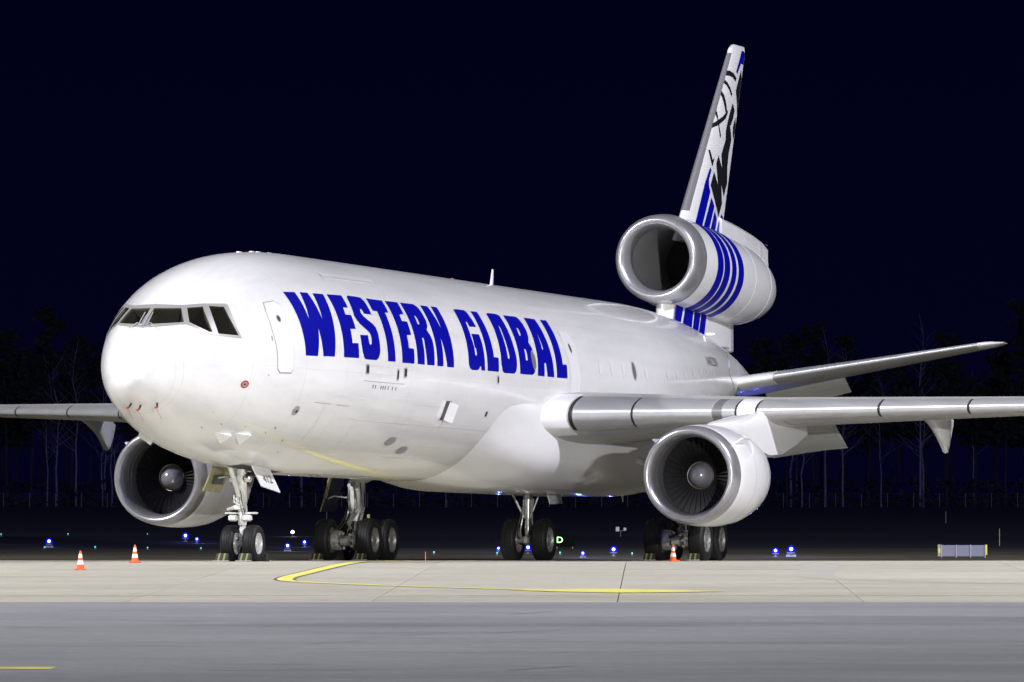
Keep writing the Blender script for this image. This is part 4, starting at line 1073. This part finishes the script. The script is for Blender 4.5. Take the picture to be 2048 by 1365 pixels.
def main_gear(y0, sg):
    X = 31.907
    g = MB().tube([(X, y0, .72), (X, y0, 1.25)], .125, 20).tube([(X, y0, 1.22), (X, y0, 1.55)], .20, 20).tube([(X, y0, 1.52), (X, y0, 2.2)], .235, 20).tube([(X, y0, 2.15), (X+.02, y0-.03*sg, 3.9)], .25, 20).tube([(X, y0, 1.50), (X, y0, 1.58)], .255, 20).tube([(X, y0, 2.28), (X, y0, 2.42)], .275, 20).build('main_gear', M['white2'], plane)
    g['label'] = ('port' if sg < 0 else 'starboard')+' main gear with a four-wheel bogie'
    MB().tube([(X, y0, .70), (X, y0, 1.24)], .13, 20).build('oleo_piston', M['chrome'], g)
    MB().tube([(X-1.0, y0, .62), (X-.9, y0, .62), (X, y0, .66), (X+.9, y0, .62), (X+1.0, y0, .62)], [.06, .15, .19, .15, .06], 14).build('bogie_beam', M['steel'], g)
    for dx in (-.815, .815):
        MB().tube([(X+dx, y0-.75, .62), (X+dx, y0+.75, .62)], .09, 12).build('axle', M['steel'], g)
        for dy in (-.69, .69):
            wheel((X+dx, y0+dy, .635), .66, .50, g, .635)
            s_ = 1 if dy > 0 else -1
            bk = MB().lathe([(s_*-.06, .30), (s_*.10, .32), (s_*.14, .32)], (X+dx, y0+dy-s_*.38, .62), 'Y', 20)
            for k in range(8):
                a = 2*PI*k/8
                c_ = Vector((X+dx+.25*math.cos(a), y0+dy-s_*.40, .62+.25*math.sin(a)))
                bk.tube([c_+Vector((0, s_*.05, 0)), c_-Vector((0, s_*.12, 0))], .045, 8)
            bk.build('brake_pack', M['steel'], g)
    # torque links, braces, hoses
    MB().tube([(X-.2, y0, 1.5), (X-.62, y0+.05, 1.15), (X-.2, y0, .78)], [.05, .06, .05], 8).tube([(X-.2, y0-.12, 1.5), (X-.62, y0, 1.15)], .035, 8).build('torque_link', M['steel'], g)
    MB().tube([(X, y0-.05*sg, 2.38), (X+.1, y0-1.55*sg, 3.05)], [.11, .10], 12).tube([(X-.27, y0+.02, 2.35), (X+.27, y0+.02, 2.35)], .14, 16).build('side_brace', M['white2'], g)
    MB().tube([(X-.30, y0, 2.35), (X-.32, y0, 2.35)], .085, 16).build('pin_cap', M['chrome'], g)
    rl = random.Random(5)
    for k in range(8):
        a = 6.28*k/8
        p = [(X+.27*math.cos(a), y0+.27*math.sin(a), 2.4), (X+.28*math.cos(a+.2), y0+.28*math.sin(a+.2), 1.75), (X-.35, y0+.3*math.sin(a), 1.25), (X-.85, y0+.42*math.sin(a), .88), (X-.95, y0+.40*math.sin(a), .60)]
        MB().tube(spline([Vector(q) for q in p], 4), .014+.006*rl.random(), 6).build('hydraulic_hose', M['hose'] if k % 3 else M['steel'], g)
    fb2 = MB()
    for k in range(14):
        c_ = Vector((X-.98+rl.uniform(-.08, .08), y0+rl.uniform(-.38, .38), .62+rl.uniform(-.24, .26)))
        fb2.box(c_, rl.uniform(.05, .12), rl.uniform(.05, .14), rl.uniform(.05, .12), bev=.012)
    fb2.tube([(X-1.02, y0-.32, .62), (X-1.02, y0+.32, .62)], .05, 8).tube([(X-1.05, y0-.13, .58), (X-1.05, y0+.13, .58)], .13, 14).build('bogie_fittings', M['steel'], g)
    # outer gear door: thick panel with a pale edge frame
    ya, yb = y0+.42*sg, y0+.95*sg
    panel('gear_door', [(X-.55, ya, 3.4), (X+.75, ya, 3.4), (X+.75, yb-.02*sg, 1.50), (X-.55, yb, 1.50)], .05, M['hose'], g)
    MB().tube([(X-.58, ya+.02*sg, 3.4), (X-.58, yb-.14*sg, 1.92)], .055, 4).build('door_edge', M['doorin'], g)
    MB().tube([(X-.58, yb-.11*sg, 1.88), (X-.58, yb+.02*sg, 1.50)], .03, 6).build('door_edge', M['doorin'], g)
    MB().tube([(X-.3, y0+.2*sg, 1.93), (X-.5, y0+.55*sg, 1.98), (X-.5, y0+.75*sg, 1.9)], .025, 8).build('door_rod', M['white2'], g)
    MB().box((X-.05, y0-.42*sg, 1.36), .05, .09, .12, bev=.01).build('pin_flag', M['chockst'], g)
    return g
main_gear(-5.28, -1); main_gear(5.28, 1)
# centre gear
CX = 32.75
cg = MB().tube([(CX, 0, .62), (CX, 0, 1.3)], .10, 16).tube([(CX, 0, 1.28), (CX, 0, 2.7)], .15, 16).build('centre_gear', M['steel'], plane)
cg['label'] = 'centre gear with twin wheels below the belly'
MB().tube([(CX, -.7, .63), (CX, .7, .63)], .085, 12).box((CX, 0, .63), .3, .3, .3, bev=.06).build('axle', M['steel'], cg)
for y in (-.50, .50): wheel((CX, y, .635), .66, .50, cg, .635)
MB().tube([(CX-.1, .1, 1.32), (CX-.1, .62, 2.35)], .04, 8).tube([(CX-.1, -.1, 1.32), (CX-.1, -.52, 2.35)], .03, 8).build('side_brace', M['steel'], cg)
for k in range(5):
    a = 6.28*k/5
    MB().tube(spline([Vector(q) for q in [(CX+.17*math.cos(a), .17*math.sin(a), 1.9), (CX-.2, .2*math.sin(a), 1.3), (CX-.25, .28*math.sin(a), .9), (CX-.1, .25*math.sin(a), .65)]], 4), .018, 6).build('hydraulic_hose', M['hose'] if k % 2 else M['steel'], cg)
panel('gear_door', [(CX-.9, -.78, 2.5), (CX+.35, -.78, 2.5), (CX+.35, -1.02, 1.75), (CX-.9, -1.0, 1.72)], .03, M['ltgrey'], cg)
MB().tube([(CX-.3, -.9, 2.1), (CX-.1, -.15, 2.2)], .022, 8).build('door_rod', M['steel'], cg)

# ================================================================ THINGS ON THE GROUND
def make_cone():
    root = empty('traffic_cone')
    MB().box((0, 0, .02), .30, .30, .04, bev=.012).build('base', M['orange'], root, smooth=False)
    def band(z0, z1, mtl, nm, ex=0.0):
        r = lambda z: .105-(.105-.022)*(z-.04)/.46
        MB().lathe([(z0, r(z0)+ex), ((z0+z1)/2, r((z0+z1)/2)+ex), (z1, r(z1)+ex)], (0, 0, 0), 'Z', 24, cap=True).build(nm, mtl, root)
    band(.04, .14, M['orange'], 'body'); band(.14, .245, M['conewhite'], 'white_band', .002); band(.245, .315, M['orange'], 'body')
    band(.315, .42, M['conewhite'], 'white_band', .002); band(.42, .50, M['orange'], 'body')
    return root
c0 = make_cone()
CONES = [((156.0, -10.51), .4, 'orange and white striped cone standing nearest, at the far left of the concrete', None),
         ((166.5, -9.80), .1, 'striped cone below the starboard engine, second from the left', None),
         ((178.5, 4.49), .8, 'striped cone standing before the port main wheels under the engine', None)]
for i, ((d, l), rz, lab, _) in enumerate(CONES):
    o = c0 if i == 0 else copy_tree(c0)
    o.location = gp(d, l, .001); o.rotation_euler = (0, 0, rz); o.scale = (.93, .93, .93)
    tag(o, lab, 'traffic cone', 'striped cones round the aircraft')

def make_chock():
    root = empty('wheel_chock')
    # wedge: slope faces away from the tyre (towards -x)
    MB().add([(-.16, -.165, 0), (.10, -.165, 0), (.08, -.165, .21), (.0, -.165, .22), (-.16, .165, 0), (.10, .165, 0), (.08, .165, .21), (.0, .165, .22)],
             [[0, 1, 2, 3], [7, 6, 5, 4], [0, 4, 5, 1], [1, 5, 6, 2], [2, 6, 7, 3], [3, 7, 4, 0]]).build('body', M['chock'], root, smooth=False)
    for y in (-.075, .075):
        for k in range(4):
            t0, t1 = .06+.235*k, .06+.235*k+.19
            a = Vector((-.16, 0, 0)); b = Vector((0, 0, .22)); n = Vector((-.22, 0, .16)).normalized()*.005
            p0, p1 = a+(b-a)*t0+n, a+(b-a)*t1+n
            mk('reflective_stripe', [p0+Vector((0, y-.026, 0)), p0+Vector((0, y+.026, 0)), p1+Vector((0, y+.026, 0)), p1+Vector((0, y-.026, 0))], [[0, 1, 2, 3]], M['chockst'], root, smooth=False)
    MB().tube(spline([Vector(q) for q in ((-.1, -.22, .02), (-.22, -.1, .015), (-.24, .12, .015), (-.1, .24, .02), (.05, .25, .02))], 5), .012, 6).build('rope', M['rope'], root)
    return root
k0 = make_chock()
CH = [((NX-.62, .34), 0, 'striped rubber chock before the starboard nose wheel'), ((NX-.62, -.30), 0, 'striped rubber chock before the port nose wheel'),
      ((NX+.62, -.32), PI, 'chock tucked behind the port nose wheel'),
      ((30.33, 5.99), 0, 'small striped chock at the outer starboard main wheel'), ((30.33, 4.59), 0, 'small striped chock at the inner starboard main wheel'),
      ((30.33, -4.59), 0, 'striped chock at the inner port main wheel beside the cone'), ((30.33, -5.97), 0, 'striped chock at the outer port main wheel under the engine')]
for i, ((x_, y_), rz, lab) in enumerate(CH):
    o = k0 if i == 0 else copy_tree(k0)
    o.location = (x_, y_, .004); o.rotation_euler = (0, 0, rz)
    tag(o, lab, 'wheel chock', 'chocks at the wheels')

def make_light(name, glass, core, base_h, r, plate):
    root = empty(name)
    MB().lathe([(0, .13), (.02, .13), (.03, .04), (base_h, .035), (base_h+.01, r*.9), (base_h+.05, r*.95)], (0, 0, 0), 'Z', 14, cap=True).build('stem', M['lampbody'], root)
    MB().lathe([(base_h+.05, r), (base_h+.05+r*.8, r*.92), (base_h+.05+r*1.4, r*.6), (base_h+.05+r*1.65, .005)], (0, 0, 0), 'Z', 16, cap=True).build('lens', glass, root)
    if core is not None:
        rc = r*.42; zc_ = base_h+.05+r*.75
        MB().lathe([(zc_-rc, .002), (zc_-rc*.7, rc*.7), (zc_, rc), (zc_+rc*.7, rc*.7), (zc_+rc, .002)], (0, 0, 0), 'Z', 12).build('bulb', core, root)
    if plate:
        MB().box((.0, 0, base_h*.35), .03, .34, .10, bev=.01).build('number_plate', M['signpost'], root)
    return root
BL = make_light('taxiway_light', M['bluelamp'], M['bluecore'], .11, .15, False)
BP = make_light('taxiway_light', M['bluelamp'], M['bluecore'], .11, .15, True)
WL = make_light('taxiway_light', M['whitelamp'], None, .24, .12, False)
TL = make_light('ground_light', M['teal'], None, .05, .045, False)
LIGHTS = [
 (BP, 341.5, -24.68, 1.3, 'blue taxiway light left of the nearest striped cone'), (BL, 413.5, -21.08, 1.5, 'bright blue taxiway light below the starboard engine'),
 (BL, 395.2, -19.44, 1.0, 'small blue light just right of the bright one below the starboard engine'), (WL, 474, -16.24, 1.0, 'white taxiway light right of the nose wheels'),
 (BP, 300, -10.51, 1.0, 'blue taxiway light below the white lamp right of the nose wheels'), (BL, 353.2, -11.44, 1.0, 'blue taxiway light left of the starboard main wheels'),
 (BL, 287.5, -.61, .9, 'blue light just left of the centre wheels'), (BL, 268.2, .67, 1.3, 'blue light seen between the two centre wheels'),
 (BP, 222.2, 2.46, .8, 'blue light on a white plate right of the lit green letter'), (BL, 236.5, 3.75, 1.25, 'bright blue light between the centre wheels and the port bogie'),
 (BL, 230.2, 9.47, 1.1, 'left one of the two blue lights right of the port bogie'), (BP, 230.2, 10.03, 1.35, 'right one of the two blue lights right of the port bogie'),
 (TL, 480, -38.29, 1.3, 'teal light at the left edge of the picture'), (TL, 486.5, -33.72, 1.2, 'teal light above the nearest striped cone'),
 (TL, 323.8, -21.07, 1.0, 'teal light right of the nearest striped cone'), (TL, 493.2, -28.07, .9, 'tiny teal light high above the second cone'),
 (TL, 317.8, -18.08, .9, 'tiny teal light just above the second cone'), (TL, 323.8, -23.63, .9, 'tiny teal light beside the leftmost blue light'),
 (TL, 312, -15.15, .9, 'tiny teal light left of the nose wheels'), (TL, 262, -3.19, .8, 'tiny teal light beside the thin orange stake'),
 (TL, 249.2, -.58, .8, 'tiny teal light below the blue one left of the centre wheels'), (TL, 255.8, 1.92, .8, 'tiny teal light right of the centre wheels'),
 (TL, 249.2, 4.67, .7, 'tiny teal light left of the port bogie')]
used = set()
for (proto, d, l, s_, lab) in LIGHTS:
    o = copy_tree(proto) if proto in used else proto
    used.add(proto)
    o.location = gp(d, l, -.01); o.rotation_euler = (0, 0, YAW); k_ = s_*(.78 if d < 290 and proto is not TL else 1.0); o.scale = (k_, k_, k_)
    tag(o, lab, 'airfield light', 'lamps along the taxiways')
    if proto is not TL:
        ld = bpy.data.lights.new('lamp_glow', 'POINT'); ld.energy = (4 if d < 300 else 80) if proto is not WL else 60; ld.color = (.08, .12, 1.0) if proto is not WL else (.7, .75, 1)
        ld.shadow_soft_size = .08
        lo = bpy.data.objects.new('lamp_glow', ld); COL.objects.link(lo); lo.parent = o; lo.location = (0, 0, .5)

# lit sign with the letter D
def sign_at(name, d, l): 
    r = empty(name, gp(d, l)); r.rotation_euler = (0, 0, YAW); return r
sd = sign_at('taxiway_sign', 330, 2.72)
MB().box((0, 0, .42), .16, 1.02, .62, bev=.02).build('panel', M['signblk'], sd, smooth=False)
for y in (-.4, .4): MB().tube([(0, y, 0), (0, y, .13)], .03, 8).build('post', M['galv'], sd)
v, f = text2d('D', .56)
mk('letter', [Vector((-.086, -a*.85+.26, .44+b*.78)) for a, b in v], f, M['green'], sd, smooth=False)
tag(sd, 'black sign with a lit green letter D right of the centre wheels', 'sign')
rs = sign_at('obstruction_lamp', 300, .80)
MB().tube([(0, 0, 0), (0, 0, .35)], .03, 8).build('stem', M['lampbody'], rs)
MB().box((0, 0, .43), .12, .36, .16, bev=.02).build('lens', M['redlamp'], rs)
tag(rs, 'small red lamp seen between the centre wheels', 'airfield light')
# back of a sign at the right
bsn = sign_at('sign_back', 222.2, 15.65)
for k in range(3):
    MB().box((0, .50-.50*k-.0, .24), .10, .485, .40, bev=.012).build('panel', M['signback'], bsn, smooth=False)
for k in range(4):
    MB().box((-.07, .755-.503*k, .225), .045, .035, .45, bev=.006).build('post', M['signpost'], bsn, smooth=False)
MB().box((0, .83, .25), .12, .12, .42, bev=.01).build('end_cap', M['wingpanel'], bsn)
MB().box((-.066, .83, .24), .01, .075, .16).build('end_marking', M['yellow'], bsn)
MB().box((0, -.80, .27), .12, .06, .36, bev=.01).build('end_cap', M['yellow'], bsn)
tag(bsn, 'grey back of a three-panel sign on the grass at the right', 'sign')
# twin white boxes on a post
tb = sign_at('approach_lamp_unit', 474, 8.03)
MB().tube([(0, 0, 0), (0, 0, .42)], .03, 8).build('post', M['galv'], tb)
MB().box((0, 0, .45), .05, .8, .04, bev=.01).build('crossbar', M['galv'], tb)
for y in (-.32, .22): MB().box((0, y, .56), .3, .22+.06*(y > 0), .24+.12*(y > 0), bev=.03).build('lamp_box', M['conewhite'], tb)
tag(tb, 'pair of white boxes on a low post left of the port bogie', 'lamp unit')
def stake(name, d, l, h, r, mtl, lab):
    o = MB().tube([(0, 0, 0), (0, 0, h*.6), (0, 0, h)], [r, r, r*.8], 8).build(name, mtl)
    o.location = gp(d, l); tag(o, lab, 'post'); return o
stake('marker_stake', 189.8, -2.56, .27, .012, M['stake'], 'thin orange stake between the starboard and centre wheels')
stake('marker_pole', 646, 43.76, 1.25, .03, M['pole'], 'thin pale pole in the far grass at the right')
stake('marker_pole', 365, 27.78, .98, .02, M['ypole'], 'thin yellowish pole at the right edge of the grass')
stake('marker_pole', 690, -19.96, 1.0, .03, M['pole'], 'thin pale pole left of the starboard gear leg')

# ---- perimeter fence: posts, rails and mesh
fence = empty('perimeter_fence', gp(1000, 0))
fence.rotation_euler = (0, 0, YAW)
tag(fence, 'wire fence with thin posts along the foot of the dark wood', 'fence')
fp = MB().tube([(0, 0, 0), (0, 0, 2.2)], .055, 6).build('fence_post', M['galv'], fence)
fp.location = (0, 120, 0)
for k in range(1, 60):
    c = fp.copy(); COL.objects.link(c); c.parent = fence; c.location = (0, 120-4.06*k, 0)
wm = MB()
for z in [.12+.26*i for i in range(9)]: wm.tube([(0, 120, z), (0, -120, z)], .006, 4)
tag(wm.build('fence_wire', M['galv'], fence), kind='stuff')

# ---- wood behind the fence
def limb(mb, p0, p1, r0, r1, n=5, wob=.0, rl=None):
    pts = []
    for i in range(5):
        t = i/4; p = p0+(p1-p0)*t
        if rl and 0 < i < 4: p = p+Vector((rl.uniform(-wob, wob), rl.uniform(-wob, wob), 0))
        pts.append(p)
    mb.tube(pts, [r0+(r1-r0)*i/4 for i in range(5)], n)
    return pts
def make_tree(seed, kind):
    rl = random.Random(seed); root = empty('birch_tree' if kind == 'birch' else 'pine_tree')
    H = rl.uniform(21, 27); R0 = rl.uniform(.14, .19) if kind == 'birch' else rl.uniform(.17, .24)
    mb = MB()
    pts = [Vector((rl.uniform(-.25, .25)*i/3, rl.uniform(-.3, .3)*i/3, H*i/8)) for i in range(9)]
    mb.tube(pts, [R0*(1-.85*i/8) for i in range(9)], 7)
    crown = MB()
    nb = 26 if kind == 'birch' else 34
    for k in range(nb):
        t = rl.uniform(.30 if kind == 'birch' else .48, .99); i = int(t*8); q = pts[min(i, 7)]+(pts[min(i+1, 8)]-pts[min(i, 7)])*(t*8-i)
        a = rl.uniform(0, 6.28); ln = (1.15-t)*(5.2 if kind == 'birch' else 4.2)+.6
        e = q+Vector((math.cos(a)*ln, math.sin(a)*ln, ln*(rl.uniform(.5, 1.1) if kind == 'birch' else rl.uniform(-.1, .35))))
        limb(mb, q, e, R0*.28*(1.1-t)+.012, .008, 4, ln*.05, rl)
        for m_ in range(14 if kind == 'birch' else 46):
            u = rl.uniform(.25, 1.05); c = q+(e-q)*u+Vector((rl.gauss(0, .35), rl.gauss(0, .35), rl.gauss(0, .28)))
            if kind == 'birch':
                dd = Vector((rl.gauss(0, .5), rl.gauss(0, .5), rl.uniform(-.5, .4)))
                crown.add([c, c+dd+Vector((.02, 0, 0)), c+dd, c+Vector((0, .02, .02))], [[0, 1, 2, 3]])
            else:
                s_ = rl.uniform(.16, .42); x_ = Vector((rl.gauss(0, 1), rl.gauss(0, 1), rl.gauss(0, .6))).normalized()*s_; y_ = Vector((rl.gauss(0, 1), rl.gauss(0, 1), rl.gauss(0, 1))).normalized()*s_*.6
                crown.add([c-x_-y_, c+x_-y_, c+x_+y_, c-x_+y_], [[0, 1, 2, 3]])
    mb.build('trunk', M['birch'] if kind == 'birch' else M['bark'], root, fix=False)
    crown.build('crown', M['twig'] if kind == 'birch' else M['needle'], root, smooth=False, fix=False)
    return root
TR = {'birch': [make_tree(s, 'birch') for s in (1, 2, 3, 4)], 'pine': [make_tree(s, 'pine') for s in (11, 12, 13, 14, 15)]}
usedt = set()
def plant(kind, v_, d, l, lab, s_=1.0):
    p = TR[kind][v_ % len(TR[kind])]
    o = copy_tree(p) if p in usedt else p
    usedt.add(p)
    o.location = gp(d, l, -.1); o.rotation_euler = (0, 0, random.uniform(0, 6.28)); o.scale = (s_, s_, s_)
    tag(o, lab, 'tree', 'trees of the dark wood behind the fence')
random.seed(21)
BIR = [(1604, 'pale birch trunk just right of the port engine, below the drooped aileron'), (1650, 'brightest pale birch trunk, forked, below the drooped aileron'), (1686, 'pale birch trunk below the right end of the drooped aileron'),
       (1762, 'pale crooked birch trunk between the aileron and the flap fairing'), (1582, 'faint birch trunk close beside the port engine'), (1840, 'faint birch trunk left of the flap fairing'), (205, 'faint pale trunk left of the starboard engine'), (95, 'faint trunk at the far left below the starboard wing'), (893, 'faint birch trunk between the starboard and centre gear')]
for i, (u, lab) in enumerate(BIR):
    plant('birch', i, 1004+2*i, (u-1024)/12805*(1004+2*i), lab, .95+.1*(i % 3))
NT_ = 150
for i in range(NT_):
    d = 1012+(i % 3)*22+random.uniform(0, 18); l = -108+216*(i+random.random())/NT_
    kd = 'birch' if random.random() < .18 else 'pine'
    where = 'left of the aircraft nose' if l < -64 else ('seen under the aircraft belly' if l < 26 else 'right of the port engine')
    row = ('at the edge of', 'a little way into', 'deep in')[i % 3]
    plant(kd, i*7, d, l, ('thin bare birch ' if kd == 'birch' else 'dark tall pine ')+row+' the unlit wood, '+where, random.uniform(.8, 1.25))
ug = MB(); rl = random.Random(77)
for k in range(9000):      # undergrowth at the wood's edge: one tangled mass
    l = rl.uniform(-115, 115); d = rl.uniform(1006, 1060); p = gp(d, l); z = rl.uniform(0, 1)**2*4.5
    c = p+Vector((0, 0, z)); s_ = rl.uniform(.2, .55)
    x_ = Vector((rl.gauss(0, 1), rl.gauss(0, 1), rl.gauss(0, .8))).normalized()*s_; y_ = Vector((rl.gauss(0, 1), rl.gauss(0, 1), rl.gauss(0, 1))).normalized()*s_*.6
    ug.add([c-x_-y_, c+x_-y_, c+x_+y_, c-x_+y_], [[0, 1, 2, 3]])
tag(ug.build('undergrowth', M['needle'], None, smooth=False, fix=False), 'dark tangled undergrowth along the foot of the wood', 'undergrowth', kind='stuff')

# ---- floodlight masts of the apron, behind and beside the photographer
for i, (mx_, my_, mh, pw, colr, wd) in enumerate(MASTS):
    dd = (Vector((mx_, my_, 0))-Vector((CAM.x, CAM.y, 0))).dot(FH)
    g0 = Vector((mx_, my_, hgt(dd)))
    root = empty('floodlight_mast', g0)
    aim = Vector((22, 0, 3))-(g0+Vector((0, 0, mh)))
    root.rotation_euler = (0, 0, math.atan2(aim.y, aim.x))
    MB().tube([(0, 0, 0), (0, 0, mh*.5), (0, 0, mh)], [.32, .22, .14], 16).build('mast', M['galv'], root)
    MB().box((0, 0, mh), .2, wd, .2, bev=.03).build('crossarm', M['galv'], root)
    for k in range(6):
        y = -wd/2+wd*(k+.5)/6
        MB().box((.25, y, mh), .35, .55, .5, bev=.05).build('lamp_head', M['galv'], root)
    ld = bpy.data.lights.new('floodlight', 'AREA'); ld.shape = 'RECTANGLE'; ld.size = wd; ld.size_y = .6
    ld.energy = pw; ld.color = colr
    lo = bpy.data.objects.new('floodlight', ld); COL.objects.link(lo); lo.parent = root
    lo.location = (.5, 0, mh); pit = math.atan2(-aim.z, math.hypot(aim.x, aim.y))
    lo.rotation_euler = Vector((math.cos(pit), 0, -math.sin(pit))).to_track_quat('-Z', 'Y').to_euler()
    tag(root, ['tall floodlight mast behind the photographer to the right', 'floodlight mast ahead of the aircraft to the left', 'floodlight mast far to the right of the aircraft'][i], 'floodlight mast', 'floodlight masts of the apron')
